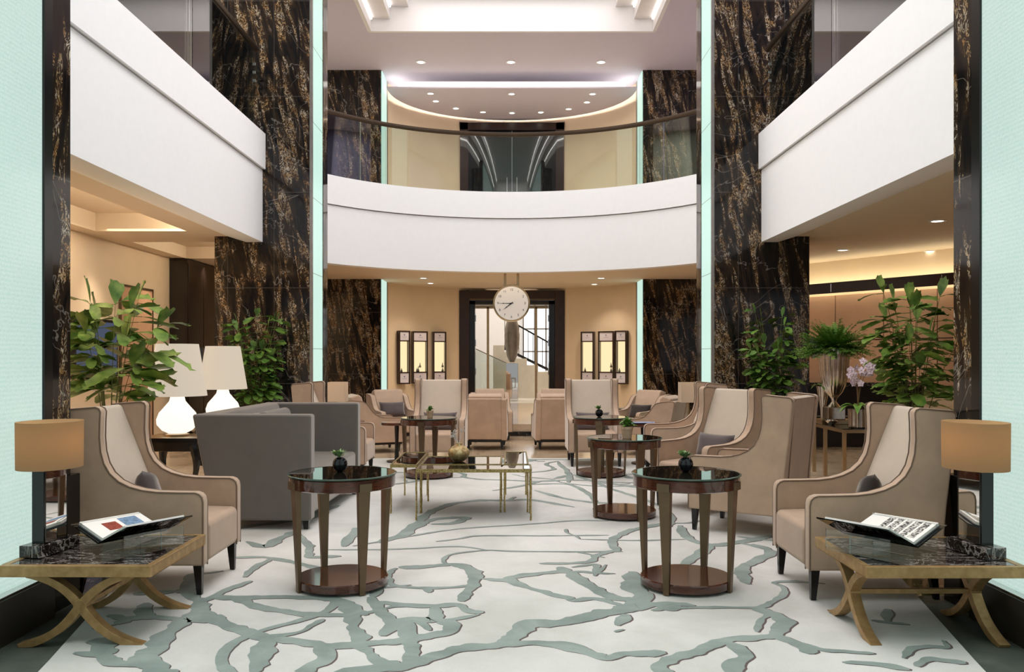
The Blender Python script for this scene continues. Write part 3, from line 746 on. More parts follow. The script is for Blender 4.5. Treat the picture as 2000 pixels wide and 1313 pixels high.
for s, nm in ((-1, 'left'), (1, 'right')):
    br = thing('balcony_railing', 'straight glass balcony railing along the %s gallery' % nm, 'railing', (s * 3.47, 0, ZT))
    for a, b_ in ((2.2, 4.0), (4.0, 5.8), (5.8, 7.6), (7.6, 9.43), (9.43, 11.7)): MB().b2((-.008, a + .006, .003), (.008, b_ - .006, 1.06)).build('glass_panel', 'rail_glass', br)
    MB().tube([(0, 2.0, 1.10), (0, 11.8, 1.10)], .042, 12).build('handrail', 'handrail_metal', br)
    MB().b2((-.014, 2.2, .0), (.014, 11.7, .010)).build('base_channel', 'black_lacquer', br)
    for k in range(3): MB().b2((-.03, 11.68, .62 + k * .11), (.03, 11.98, .66 + k * .11)).build('bracket', 'chrome', br, bevel=.004)

# ------------------------------------------------------------------ recessed downlights
dl0 = None
def downlight(x, y, z, label, group, r_=.07, soft=False):
    global dl0
    k = 'downlight_lens_soft' if soft else 'downlight_lens'
    if dl0 is None or dl0[0] != k:
        t_ = thing('recessed_downlight', label, 'ceiling light', (x, y, z), 0, group)
        MB().lathe([(.060, -.002), (.085, -.002), (.085, -.008), (.060, -.010)], n=24, cap=False).build('trim_ring', 'white_paint', t_)
        MB().lathe([(0, -.004), (.062, -.004)], n=24, cap=False).build('lens', k, t_)
        dl0 = (k, t_)
    else: t_ = dup(dl0[1], (x, y, z), 0, label, group)
    t_.scale = (r_ / .07,) * 3
    return t_
def GC(px, py, z): Y = FPX * (z - CAMH) / (HOR - py); return ((px - CX) * Y / FPX, Y)
gp = 'downlights in the oval panel above the upper lobby'
places = ['far left of the oval', 'left front of the oval', 'left back of the oval', 'rear row left of centre', 'middle of the rear row', 'rear row right of centre', 'right back of the oval', 'right front of the oval', 'far right of the oval', 'centre front of the oval']
for (zx, zy), pn in zip([(565, 428), (589, 463), (681, 496), (805, 513), (938, 517), (1070, 514), (1197, 499), (1281, 468), (1307, 430), (936, 430)], places):
    x, y = GC(zx / 2.345 + 600, zy / 2.345, 7.13); downlight(x, y, 7.13, 'small round downlight, %s ceiling panel' % pn, gp, .07)
for px, pn in ((822, 'left'), (998, 'middle'), (1174, 'right')):
    x, y = GC(px, 121, ZTOP); downlight(x, y, ZTOP, '%s one of the three downlights between the two ceiling coves' % pn, 'three downlights of the upper lobby ceiling', .085)
for px, py, pn in ((827, 543, 'front left'), (841, 553, 'rear left'), (1174, 543, 'front right'), (1161, 555, 'rear right')):
    x, y = GC(px, py, ZC); downlight(x, y, ZC, 'warm %s downlight under the curved balcony' % pn, 'downlights under the curved balcony', .085)
    spot('downlight_beam', (x, y, ZC - .03), 60, WARM)
for px, py, pn in ((1831, 431, 'nearest'), (1646, 488, 'middle left'), (1818, 490, 'right')):
    x, y = GC(px, py, ZC); downlight(x, y, ZC, '%s warm downlight in the right hall ceiling' % pn, 'downlights of the right hall', .085)
    if pn != 'right': spot('downlight_beam', (x, y, ZC - .03), 60, WARM)
x, y = GC(163, 414, ZC + .24); downlight(-4.75, 8.6, ZC + .24, 'round downlight inside the left hall ceiling recess', 'downlights of the left hall', .09)
for y in (11.9, 13.6, 15.3): spot('wall_washer', (-5.35, y, ZC - .03), 60, WARM, 80)
# ------------------------------------------------------------------ upholstered chairs
def outline_offset(pts, dx): return [(dx, y, z) for y, z in pts]
def chair_core(t_, prof, width, thick, yf, top_from, top_to, seat, pad, backp, pad_mat, inner_legs, legh, rail=None, flare=0.0):
    """prof: (u, z) outline, u = distance back from the front; local y = yf - u"""
    P = [(yf - u, z) for u, z in prof]
    sides = {}
    for s in (-1, 1):
        x0, x1 = s * (width / 2), s * (width / 2 - thick)
        b = MB().prism(P, min(x0, x1), max(x0, x1), 'x'); sides[s] = b.build('side_panel', 'velvet_beige', t_, bevel=.014, seg=3, angle=60)
    for s in (-1, 1):
        for x in (s * (width / 2 + .001), s * (width / 2 - thick - .001)):
            m = MB()
            idx = range(top_from, top_to + 1)
            pts = [(x, P[i][0], P[i][1]) for i in idx]
            cy = sum(p[1] for p in pts) / len(pts); cz = .2
            pts = [(x, y + (cy - y) * .012, z - .004) for _, y, z in pts]
            m.tube(pts, .0042, 5); m.build('piping', 'velvet_piping', sides[s])
    iw = width / 2 - thick + .004
    b = MB().prism([(yf - u, z) for u, z in seat], -iw, iw, 'x'); b.build('seat', 'velvet_beige', t_, bevel=.035, seg=4, angle=60)
    b = MB().prism([(yf - u, z) for u, z in pad], -iw, iw, 'x'); b.build('back_cushion', pad_mat, t_, bevel=.022, seg=4, angle=60)
    b = MB().prism([(yf - u, z) for u, z in backp], -iw, iw, 'x'); b.build('backrest', 'velvet_beige', t_, bevel=.01, seg=2, angle=60)
    lw = .040
    for (x, y, sy) in inner_legs:
        MB().taper((x, y + sy, 0), (x, y, legh + .02), (.028, .028), (.05, .05)).build('leg', 'dark_wood_leg', t_, bevel=.002)
    if rail:
        MB().b2((-width / 2 + .02, yf - rail[1], rail[2]), (width / 2 - .02, yf - rail[0], rail[3])).build('plinth_rail', 'dark_wood_leg', t_, bevel=.003)
WING = [(0, .165), (0, .52), (.006, .548), (.022, .565), (.045, .573), (.14, .574), (.26, .577), (.34, .587), (.41, .606), (.47, .635), (.52, .68), (.552, .735), (.57, .80),
        (.577, .88), (.575, .97), (.572, 1.02), (.58, 1.038), (.60, 1.046), (.78, 1.032), (.797, 1.02), (.80, 1.0), (.775, .75), (.745, .50), (.728, .30), (.722, .165)]
def make_wing(label, pad_mat, loc, rz, group):
    t_ = thing('wing_armchair', label, 'armchair', loc, rz, group)
    yf = .40
    chair_core(t_, WING, .66, .07, yf, 0, 20, [(-.004, .17), (-.004, .40), (.56, .415), (.56, .17)],
               [(.45, .36), (.62, .36), (.79, 1.022), (.715, 1.03)], [(.63, .17), (.715, .17), (.793, 1.02), (.73, 1.026)],
               pad_mat, [(-.285, yf - .045, .008), (.285, yf - .045, .008), (-.28, yf - .68, -.03), (.28, yf - .68, -.03)], .165)
    p = [(-.25, yf - .725, .19), (-.25, yf - .79, 1.015), (.25, yf - .79, 1.015), (.25, yf - .725, .19)]
    MB().tube(p, .004, 5, closed=True).build('back_piping', 'velvet_piping', t_)
    return t_
LOW = [(0, .13), (0, .42), (.006, .45), (.022, .468), (.045, .475), (.16, .478), (.27, .482), (.34, .495), (.40, .525), (.45, .575), (.49, .63), (.53, .68), (.57, .705),
       (.62, .715), (.76, .73), (.80, .728), (.812, .71), (.79, .60), (.74, .35), (.70, .13)]
def make_low(label, loc, rz, group):
    t_ = thing('low_armchair', label, 'armchair', loc, rz, group)
    yf = .38
    chair_core(t_, LOW, .62, .075, yf, 0, 16, [(-.004, .14), (-.004, .35), (.52, .37), (.52, .14)],
               [(.44, .30), (.60, .30), (.74, .76), (.62, .80), (.575, .76)], [(.60, .14), (.685, .14), (.795, .725), (.68, .735)],
               'velvet_beige', [(-.25, yf - .06, 0), (.25, yf - .06, 0), (-.24, yf - .62, -.02), (.24, yf - .62, -.02)], .10, rail=(.02, .66, .10, .14))
    return t_
def place(fc, d, yf):
    d = Vector((d[0], d[1])).normalized(); rz = math.atan2(d.y, d.x) - PI / 2
    return (fc[0] - d.x * yf, fc[1] - d.y * yf, 0), rz
GW, GLo = 'wing armchairs of the lobby seating groups', 'low tub armchairs at the back of the lobby'
loc, rz = place((-1.70, 5.13), (1, 0), .40)
wing = make_wing('wing armchair behind the left marble console, cream back cushion, nearest on the left', 'velvet_light', loc, rz, GW)
Z = .0182
def wloc(fc, d): l, r_ = place(fc, d, .40); return (l[0], l[1], Z), r_
def lloc(fc, d): l, r_ = place(fc, d, .38); return (l[0], l[1], Z), r_
wing.location.z = Z
for fc, d, lab in [
    ((1.60, 5.02), (-1, 0), 'wing armchair behind the right marble console, cream back cushion, nearest on the right'),
    ((1.53, 6.92), (-.82, .57), 'wing armchair turned away from view, behind the nearest right armchair'),
    ((1.44, 7.51), (-.83, -.55), 'wing armchair with a dark cushion facing left beside the turned-away armchair'),
    ((-.90, 10.45), (0, -1), 'wing armchair facing the camera behind the far left round table'),
    ((1.01, 10.45), (0, -1), 'wing armchair facing the camera behind the far right round table'),
    ((-1.57, 9.65), (1, 0), 'wing armchair half hidden behind the grey sofa'),
    ((1.47, 9.46), (-1, 0.02), 'wing armchair half hidden behind the right armchair with dark cushion')]:
    l, r_ = wloc(fc, d); dup(wing, l, r_, lab, GW)
low = None
for fc, d, lab in [
    ((-.37, 13.1), (.02, 1), 'low armchair seen from behind, left of the central aisle'),
    ((.60, 13.1), (-.06, 1), 'low armchair seen from behind, right of the central aisle'),
    ((-.30, 13.72), (.10, -1), 'low armchair facing the camera behind the left aisle chair'),
    ((.66, 13.72), (-.1, -1), 'low armchair facing the camera behind the right aisle chair'),
    ((-1.63, 12.45), (.92, .38), 'low armchair seen from its side, right of the grey sofa'),
    ((-1.72, 13.45), (.45, -.9), 'low armchair with a mauve cushion near the left inner pillar'),
    ((1.60, 12.15), (-.85, .5), 'low armchair turned away with a dark shadowed back, right side'),
    ((1.72, 13.40), (-.75, -.66), 'low armchair with a black cushion near the right inner pillar')]:
    l, r_ = lloc(fc, d)
    if low is None: low = make_low(lab, l, r_, GLo)
    else: dup(low, l, r_, lab, GLo)

# throw cushions
def pillow_mb(wd, ht, th, n=14):
    m = MB(); vs = []
    for side in (1, -1):
        for i in range(n + 1):
            for j in range(n + 1):
                u, v = i / n * 2 - 1, j / n * 2 - 1
                k = ((1 - u ** 4) * (1 - v ** 4)) ** .55
                pu = u * (1 - .07 * (1 - v * v)); pv = v * (1 - .09 * (1 - u * u))
                vs.append((pu * wd / 2, side * th / 2 * k + .006 * mnoise.noise(Vector((u * 2, v * 2, side))) * k, pv * ht / 2))
    fs = []; N = (n + 1) ** 2
    for s_ in (0, 1):
        for i in range(n):
            for j in range(n):
                a = s_ * N + i * (n + 1) + j; q = (a, a + 1, a + n + 2, a + n + 1); fs.append(q if s_ == 0 else q[::-1])
    return m.add(vs, fs)
cush = None
def cushion(chair_fc, d, yf_u, z, lab, wd=.42, tilt=-16, side=0.0, ang=0.0, mat_='velvet_mauve', ht=.24, roll=0):
    d = Vector((d[0], d[1])).normalized(); lat = Vector((-d.y, d.x))
    p = Vector((chair_fc[0], chair_fc[1])) - d * yf_u + lat * side
    o = pillow_mb(wd, ht, .13).build('throw_cushion', mat_, smooth=True, angle=80)
    o.location = (p.x, p.y, z + Z); o.rotation_euler = (R(tilt), R(roll), math.atan2(d.y, d.x) - PI / 2 + ang)
    tag(o, lab, 'cushion', 'scatter cushions on the seats')
    return o
cushion((-1.70, 5.13), (1, 0), .44, .53, 'mauve velvet cushion in the nearest left wing armchair', ang=.35, tilt=14, roll=-8)
cushion((1.60, 5.02), (-1, 0), .45, .52, 'dark brown velvet cushion in the nearest right wing armchair', ang=-.35, tilt=14, roll=10, mat_='velvet_black')
cushion((1.44, 7.51), (-.83, -.55), .44, .52, 'dark mauve cushion in the wing armchair facing left', tilt=14)
cushion((-.90, 10.45), (0, -1), .44, .51, 'mauve cushion in the far left wing armchair facing the camera', tilt=14)
cushion((1.01, 10.45), (0, -1), .44, .51, 'mauve cushion in the far right wing armchair facing the camera', tilt=14)
cushion((-1.72, 13.45), (.45, -.9), .40, .49, 'mauve cushion in the low armchair by the left inner pillar', tilt=16)
cushion((1.72, 13.40), (-.75, -.66), .38, .46, 'black cushion in the low armchair by the right inner pillar', tilt=16, mat_='velvet_black')

# ------------------------------------------------------------------ grey sofa
so = thing('sofa', 'charcoal grey two-seat sofa with high straight arms, seen from its end', 'sofa', (-1.9, 7.55, Z), R(-2))
def flare(mb, y0, y1, xb0, xb1, xt0, xt1, z0, z1):
    return mb.prism([(xb0, z0), (xb1, z0), (xt1, z1), (xt0, z1)], y0, y1, 'y')
for y0, y1 in ((-.91, -.78), (.78, .91)): flare(MB(), y0, y1, -.36, .40, -.52, .40, .07, .88).build('arm', 'velvet_sofa', so, bevel=.02, seg=3)
flare(MB(), -.77, .77, -.355, -.10, -.515, -.36, .07, .88).build('backrest', 'velvet_sofa', so, bevel=.02, seg=3)
MB().prism([(-.2, .1), (.385, .1), (.385, .42), (-.33, .42)], -.775, .775, 'y').build('seat', 'velvet_sofa', so, bevel=.03, seg=3)
for y in (-.40, .40): MB().box((-.27, y, .63), (.14, .74, .42), ry=R(-12)).build('back_cushion', 'velvet_sofa', so, bevel=.05, seg=4)
for x in (-.3, .35):
    for y in (-.85, .85): MB().taper((x, y, 0), (x, y, .08), (.035, .035), (.05, .05)).build('leg', 'dark_wood_leg', so)
cs = cushion((-1.5, 6.9), (1, .15), .25, .60, 'beige scatter cushion on the grey sofa behind its near arm', mat_='velvet_light', tilt=18, ht=.36, wd=.40, ang=.2)

# ------------------------------------------------------------------ round tables
rt = None
def round_table(x, y, rz, lab):
    global rt
    g = 'round glass-topped side tables'
    if rt is not None: return dup(rt, (x, y, Z), rz, lab, g)
    t_ = thing('round_side_table', lab, 'side table', (x, y, Z), rz, g)
    MB().lathe([(0, .575), (.295, .575), (.303, .580), (.303, .638), (.298, .643), (0, .643)], n=64).build('apron', 'mahogany', t_)
    tp = MB().lathe([(0, .644), (.309, .644), (.309, .6525), (0, .6525)], n=64).build('glass_top', 'table_glass', t_)
    MB().lathe([(.3095, .6445), (.3125, .647), (.3125, .651), (.3095, .6535), (.300, .6535)], n=64, cap=False).build('glass_edge', 'glass_edge', t_)
    MB().lathe([(0, .012), (.255, .012), (.262, .018), (.262, .056), (.256, .062), (0, .062)], n=64).build('base', 'mahogany', t_)
    for k in range(4):
        a = PI / 2 * k; cx, cy = math.cos(a), math.sin(a)
        m = MB(); m.taper((cx * .262, cy * .262, 0), (cx * .280, cy * .280, .58), (.020, .034), (.034, .070), a); m.build('leg', 'leg_bronze', t_, bevel=.002)
        MB().box((cx * .300, cy * .300, .600), (.026, .075, .045), a).build('bracket', 'leg_bronze', t_, bevel=.002)
    rt = t_; return t_
T = [(-.98, 5.03, R(35), 'round dark table with black vase, nearest on the left'), (1.006, 5.03, R(55), 'round dark table with black vase, nearest on the right'),
     (.932, 7.23, R(20), 'round dark table with a leafy terracotta pot, second on the right'), (.99, 9.7, R(80), 'round dark table with small black vase, farthest on the right'),
     (-.92, 9.6, R(80), 'round dark table with terracotta pot, farthest on the left')]
for x, y, rz, lab in T: round_table(x, y, rz, lab)
TT = .6535 + Z
def leafy(mb, c, n, ln, wd, up=.6, seed=0, droop=.3, mi=0):
    r_ = random.Random(seed)
    for k in range(n):
        a = r_.uniform(0, 2 * PI); el = r_.uniform(.1, 1.2) * up + .2; L_ = ln * r_.uniform(.7, 1.2); w_ = wd * r_.uniform(.8, 1.2)
        d = Vector((math.cos(a) * math.cos(el), math.sin(a) * math.cos(el), math.sin(el))); s_ = d.cross(Vector((0, 0, 1))).normalized()
        p0 = Vector(c); p1 = p0 + d * L_ * .5 + Vector((0, 0, .01)); p2 = p0 + d * L_ - Vector((0, 0, L_ * droop))
        mb.add([p0, p1 + s_ * w_ / 2, p2, p1 - s_ * w_ / 2, p1 - Vector((0, 0, w_ * .12))], [(0, 1, 4), (1, 2, 4), (2, 3, 4), (3, 0, 4)], mi)
    return mb
def black_vase(x, y, r_, lab, seed):
    t_ = thing('bud_vase', lab, 'vase', (x, y, TT), 0, 'round black bud vases with succulents')
    MB().lathe([(.4 * r_, 0), (.42 * r_, .04 * r_), (.75 * r_, .3 * r_), (.97 * r_, .75 * r_), (r_, 1.05 * r_), (.93 * r_, 1.45 * r_), (.68 * r_, 1.8 * r_), (.5 * r_, 1.9 * r_), (.45 * r_, 1.85 * r_), (.3 * r_, 1.7 * r_)], n=28).build('vase', 'vase_black', t_)
    m = MB(); leafy(m, (-.005, 0, 1.85 * r_), 26, r_ * 1.25, r_ * .5, .7, seed, -.05); leafy(m, (-.6 * r_, 0, 2.1 * r_), 18, r_ * .95, r_ * .45, .8, seed + 1, -.05)
    m.build('succulent', 'succulent', t_, smooth=False)
black_vase(-1.0, 5.06, .043, 'shiny black globe vase with a succulent on the nearest left round table', 1)
black_vase(1.01, 5.06, .043, 'shiny black globe vase with a succulent on the nearest right round table', 2)
black_vase(.97, 9.68, .043, 'small black globe vase on the farthest right round table', 3)
def clay_pot(x, y, r_, lab, seed, n, ln):
    t_ = thing('potted_herb', lab, 'potted plant', (x, y, TT), 0, 'terracotta pots on the tables')
    MB().lathe([(.72 * r_, 0), (.95 * r_, 1.5 * r_), (r_, 1.5 * r_), (r_, 1.9 * r_), (.9 * r_, 1.9 * r_), (.85 * r_, 1.7 * r_), (0, 1.7 * r_)], n=26).build('pot', 'terracotta', t_)
    m = MB(); leafy(m, (0, 0, 1.75 * r_), n, ln, ln * .45, 1.1, seed, .25); leafy(m, (0, 0, 2.3 * r_), n // 2, ln * .9, ln * .4, 1.2, seed + 5, .3); m.build('foliage', 'leaf_broad', t_, smooth=False)
clay_pot(.945, 7.15, .05, 'terracotta pot of green leaves on the second right round table', 4, 46, .085)
clay_pot(-.90, 9.55, .04, 'small terracotta pot of green herbs on the farthest left round table', 6, 40, .06)

# ------------------------------------------------------------------ brass coffee tables
def brass_table(x0, x1, y0, y1, lab):
    t_ = thing('coffee_table', lab, 'coffee table', ((x0 + x1) / 2, (y0 + y1) / 2, Z), 0, 'cluster of slim brass coffee tables')
    a, b_ = (x1 - x0) / 2, (y1 - y0) / 2; h = .43 - Z; w_ = .014
    m = MB(); r_ = random.Random(int(a * 1000))
    for s in (-1, 1): m.b2((-a, s * b_ - s * w_, h - .026), (a, s * b_, h)); m.b2((s * a - s * w_, -b_, h - .026), (s * a, b_, h))
    m.build('frame', 'antique_brass', t_, bevel=.002)
    MB().b2((-a + w_, -b_ + w_, h - .012), (a - w_, b_ - w_, h - .004)).build('glass_top', 'smoked_glass', t_)
    for sx in (-1, 1):
        for sy in (-1, 1):
            pts = [(sx * (a - w_ / 2) + r_.uniform(-.0015, .0015), sy * (b_ - w_ / 2) + r_.uniform(-.0015, .0015), h * k / 8) for k in range(9)]
            MB().tube(pts, [.0085] + [.0072 + r_.uniform(-.0009, .0009) for _ in range(8)], 6).build('leg', 'antique_brass', t_)
brass_table(-.78, .16, 7.03, 7.36, 'slim brass coffee table with smoked glass, nearest and widest of the cluster')
brass_table(-.775, -.09, 7.38, 7.98, 'slim brass coffee table carrying the round gold vase')
brass_table(-1.03, -.80, 7.35, 8.31, 'narrow brass table at the left end of the cluster')
brass_table(-.07, .14, 7.39, 8.35, 'narrow brass table at the right end of the cluster')
gv = thing('gold_vase', 'squat round gold vase with silvery sprigs on the brass tables', 'vase', (-.465, 7.60, .4285))
MB().lathe([(.035, 0), (.05, .004), (.08, .03), (.095, .065), (.09, .1), (.06, .128), (.03, .140), (.026, .155), (.03, .158), (.018, .15)], n=36).build('vase', 'gold_vase', gv)
m = MB(); r_ = random.Random(3)
for k in range(9):
    a = r_.uniform(1.2, 4.6); L_ = r_.uniform(.06, .13); tip = Vector((math.cos(a) * L_ * .7, math.sin(a) * L_ * .4, .15 + L_))
    m.tube([(0, 0, .14), tip * .5 + Vector((0, 0, .07)), tip], .0012, 4)
    for j in range(7): m.ball(tip + Vector((r_.uniform(-.02, .02), r_.uniform(-.02, .02), r_.uniform(-.03, .02))), .0045, 4)
m.build('sprigs', 'silver_sprig', gv)

# ------------------------------------------------------------------ marble consoles with crossed legs
def cross(m, plane, off, c, halfb, halft, zt, zh):
    """one X frame; plane 'x' lies in XZ at y=off, 'y' lies in YZ at x=off"""
    n = 14; w_ = .021; dep = .026
    for s in (-1, 1):
        pts = []
        for i in range(-n, n + 1):
            t_ = i / n; q = abs(t_); f = .62 * q + .38 * q ** 3.0
            if t_ >= 0: pts.append((s * halft * f, zh + (zt - zh) * (q * .60 + .40 * math.sin(q * PI / 2))))
            else: pts.append((-s * halfb * f, zh - zh * (q * .60 + .40 * math.sin(q * PI / 2))))
        # ribbon of constant thickness
        vs = []
        for i, (a, z) in enumerate(pts):
            a0, z0 = pts[max(0, i - 1)]; a1, z1 = pts[min(len(pts) - 1, i + 1)]
            tx, tz = a1 - a0, z1 - z0; L_ = math.hypot(tx, tz); nx, nz = -tz / L_, tx / L_
            e = (w_ * (1.0 - .25 * abs(i - n) / n))
            for sg in (-1, 1):
                for dd in (-dep, dep):
                    aa, zz = a + nx * e * sg, max(0.0, z + nz * e * sg)
                    vs.append((c + aa, off + dd, zz) if plane == 'x' else (off + dd, c + aa, zz))
        fs = []
        for i in range(len(pts) - 1):
            o_ = i * 4; fs += [(o_, o_ + 4, o_ + 5, o_ + 1), (o_ + 2, o_ + 3, o_ + 7, o_ + 6), (o_, o_ + 2, o_ + 6, o_ + 4), (o_ + 1, o_ + 5, o_ + 7, o_ + 3)]
        fs += [(0, 1, 3, 2), (len(vs) - 4, len(vs) - 2, len(vs) - 1, len(vs) - 3)]
        m.add(vs, fs)
def console(x0, x1, y0, y1, plane, lab):
    t_ = thing('marble_console', lab, 'side table', ((x0 + x1) / 2, (y0 + y1) / 2, .004))
    a, b_ = (x1 - x0) / 2, (y1 - y0) / 2; h = .386
    m = MB()
    for s in (-1, 1): m.b2((-a, s * b_ - s * .03, h - .052), (a, s * b_, h)); m.b2((s * a - s * .03, -b_ + .03, h - .052), (s * a, b_ - .03, h))
    m.build('frame', 'brushed_gold', t_, bevel=.002)
    MB().b2((-a + .03, -b_ + .03, h - .03), (a - .03, b_ - .03, h - .002)).build('marble_top', 'marble_top', t_)
    k = b_ if plane == 'x' else a; half = a if plane == 'x' else b_
    for s in (-1, 1):
        m = MB(); cross(m, plane, s * (k - .07), 0, half - .06, half - .10, h - .05, .19)
        m.lathe([(0, -.027), (.03, -.027), (.03, .027), (0, .027)], n=20)
        nv = 20 * 4
        if plane == 'x': m.v[-nv:] = [(x, s * (k - .07) + z, .19 + y) for x, y, z in m.v[-nv:]]
        else: m.v[-nv:] = [(s * (k - .07) + z, x, .19 + y) for x, y, z in m.v[-nv:]]
        m.build('cross_leg', 'brushed_gold', t_, bevel=.002)
    e = k - .08
    (MB().b2((-.012, -e, .178), (.012, e, .200)) if plane == 'x' else MB().b2((-e, -.012, .178), (e, .012, .200))).build('stretcher', 'brushed_gold', t_)
    return t_
console(-2.33, -1.64, 3.95, 4.66, 'x', 'low brass console with black marble top and crossed legs, bottom left')
console(1.60, 2.33, 3.93, 4.60, 'y', 'low brass console with black marble top and crossed legs, bottom right')
CT = .391
def console_lamp(x, y, rz, lab):
    t_ = thing('table_lamp', lab, 'lamp', (x, y, CT), rz, 'oval-shaded lamps on the marble consoles')
    MB().b2((-.14, -.055, 0), (.14, .055, .055)).build('base', 'marble_top', t_, bevel=.002)
    MB().b2((-.085, -.032, .055), (.085, .032, .40)).build('column', 'black_lacquer', t_, bevel=.002)
    for s in (-1, 1): MB().b2((-.072, s * .032, .06), (.072, s * .0345, .398)).build('mirror_panel', 'mirror', t_)
    MB().tube([(0, 0, .40), (0, 0, .50)], .008).lathe([(0, .40), (.02, .40), (.02, .408), (0, .408)], n=16).build('stem', 'champagne_metal', t_)
    sh = MB().lathe([(.168, .410), (.170, .635), (.167, .635), (.165, .410)], n=56, sy=.8)
    n_ = len(sh.f); sh.f.pop(); sh.mi.pop(); sh.f.pop(); sh.mi.pop()
    sh.build('lamp_shade', 'shade_gold', t_)
    MB().ball((0, 0, .52), .028, 10).build('bulb', 'downlight_lens_soft', t_)
    l = bpy.data.lights.new('bulb_light', 'POINT'); l.energy = 4.2; l.color = (1, .84, .62); l.shadow_soft_size = .035
    o = bpy.data.objects.new('bulb_light', l); COL.objects.link(o); o.parent = t_; o.location = (0, 0, .53)
    return t_
console_lamp(-2.25, 4.24, R(80), 'table lamp with oval gold shade and mirrored column, left console')
console_lamp(2.235, 4.20, R(-80), 'table lamp with oval gold shade and mirrored column, right console')

# open books on clear stands
def tilted(mb, quad):  # quad a,b,c,d extruded by thickness downwards
    return mb
def book(x, y, rz, L_, W_, kind, lab, slab, seed):
    st_ = thing('book_stand', slab, 'book stand', (x, y, CT), rz, 'clear acrylic book cradles')
    ta, tb = R(17), R(24)   # far half, near half
    z0 = .05
    def half(s, ang, w_, t0_, t1_, mb, l0=-L_ / 2, l1=L_ / 2, a0=0.0):
        c_, s_ = math.cos(ang), math.sin(ang)
        def P_(u, v, h): return (u, s * (v * c_ - h * s_), z0 + v * s_ + h * c_)
        vs = [P_(u, v, h) for u in (l0, l1) for v in (a0, w_) for h in (t0_, t1_)]
        return mb.add(vs, [(0, 1, 3, 2), (4, 6, 7, 5), (0, 4, 5, 1), (2, 3, 7, 6), (0, 2, 6, 4), (1, 5, 7, 3)])
    m = MB(); half(1, ta, W_ + .03, -.006, 0, m, -L_ / 2 - .02, L_ / 2 + .02); half(-1, tb, W_ + .03, -.006, 0, m, -L_ / 2 - .02, L_ / 2 + .02)
    m.b2((-L_ / 2, W_ * .82, 0), (L_ / 2, W_ * .84, z0 + W_ * .37)).b2((-L_ / 2, -W_ * .84, 0), (L_ / 2, -W_ * .82, z0 + W_ * .22)).b2((-L_ / 2, -.004, 0), (L_ / 2, .004, z0))
    m.build('cradle', 'clear_glass', st_)
    bk = thing('open_book', lab, 'book', (x, y, CT), rz)
    m = MB(); half(1, ta, W_, .0005, .004, m, -L_ / 2 - .004, L_ / 2 + .004); half(-1, tb, W_, .0005, .004, m, -L_ / 2 - .004, L_ / 2 + .004); m.build('cover', 'book_cover', bk)
    m = MB(); half(1, ta, W_ - .006, .004, .020, m); half(-1, tb, W_ - .006, .004, .017, m); m.build('pages', 'paper', bk, bevel=.002)
    if kind == 'photos':
        m = MB(); half(1, ta, W_ * .70, .0201, .0206, m, -L_ * .26, -L_ * .02, W_ * .30); m.build('picture', 'carton_red', bk)
        m = MB(); half(1, ta, W_ * .82, .0201, .0206, m, L_ * .05, L_ * .36, W_ * .30); m.build('picture', 'photo_blue', bk)
    else:
        for k in range(5):
            m = MB(); half(1, ta, W_ * .88, .0201, .0206, m, -L_ * .20 + k * L_ * .135, -L_ * .20 + k * L_ * .135 + L_ * .1, W_ * .16); m.build('picture', 'contact_print', bk)
t = NT('contact_print'); t.set(Roughness=.6); f = t.noise(t.coord(), 95, 3, .6, .4)
t.l(t.ramp(f, [(.44, rgb(34, 32, 36)), (.56, rgb(215, 210, 205))]), t.b.inputs['Base Color']); M['contact_print'] = t.m
book(-1.90, 4.36, R(58), .33, .21, 'photos', 'open picture book with two colour photos on a clear cradle, left console', 'clear acrylic cradle holding the picture book, left console', 1)
book(1.81, 4.27, R(-55), .34, .24, 'grid', 'open book with rows of dark small prints, right console', 'clear acrylic cradle holding the open book, right console', 2)

# ------------------------------------------------------------------ white lamps and black tables on the left
def carved_table(x, y, lab):
    t_ = thing('black_side_table', lab, 'side table', (x, y, 0), 0, 'black tables under the white lamps')
    h = .52
    MB().prism([(-.30, h - .03), (.30, h - .03), (.32, h - .012), (.32, h), (-.32, h), (-.32, h - .012)], -.27, .27, 'y').build('top', 'black_lacquer', t_, bevel=.003)
    MB().b2((-.315, -.265, h), (.315, .265, h + .002)).build('gilt_line', 'champagne_metal', t_)
    MB().b2((-.26, -.22, h - .14), (.26, .22, h - .03)).build('apron', 'black_lacquer', t_, bevel=.01)
    for sx in (-1, 1):
        for sy in (-1, 1):
            pts = [(sx * (.225 + .03 * math.sin(k / 7 * PI * 1.3)), sy * (.19 + .02 * math.sin(k / 7 * PI * 1.3)), (h - .08) * (1 - k / 7)) for k in range(8)]
            MB().tube(pts, [.055, .052, .044, .036, .03, .026, .026, .032], 8).build('leg', 'black_lacquer', t_)
    return t_
carved_table(-3.44, 9.0, 'black carved side table under the nearer white lamp')
carved_table(-3.62, 10.9, 'black carved side table under the farther white lamp')
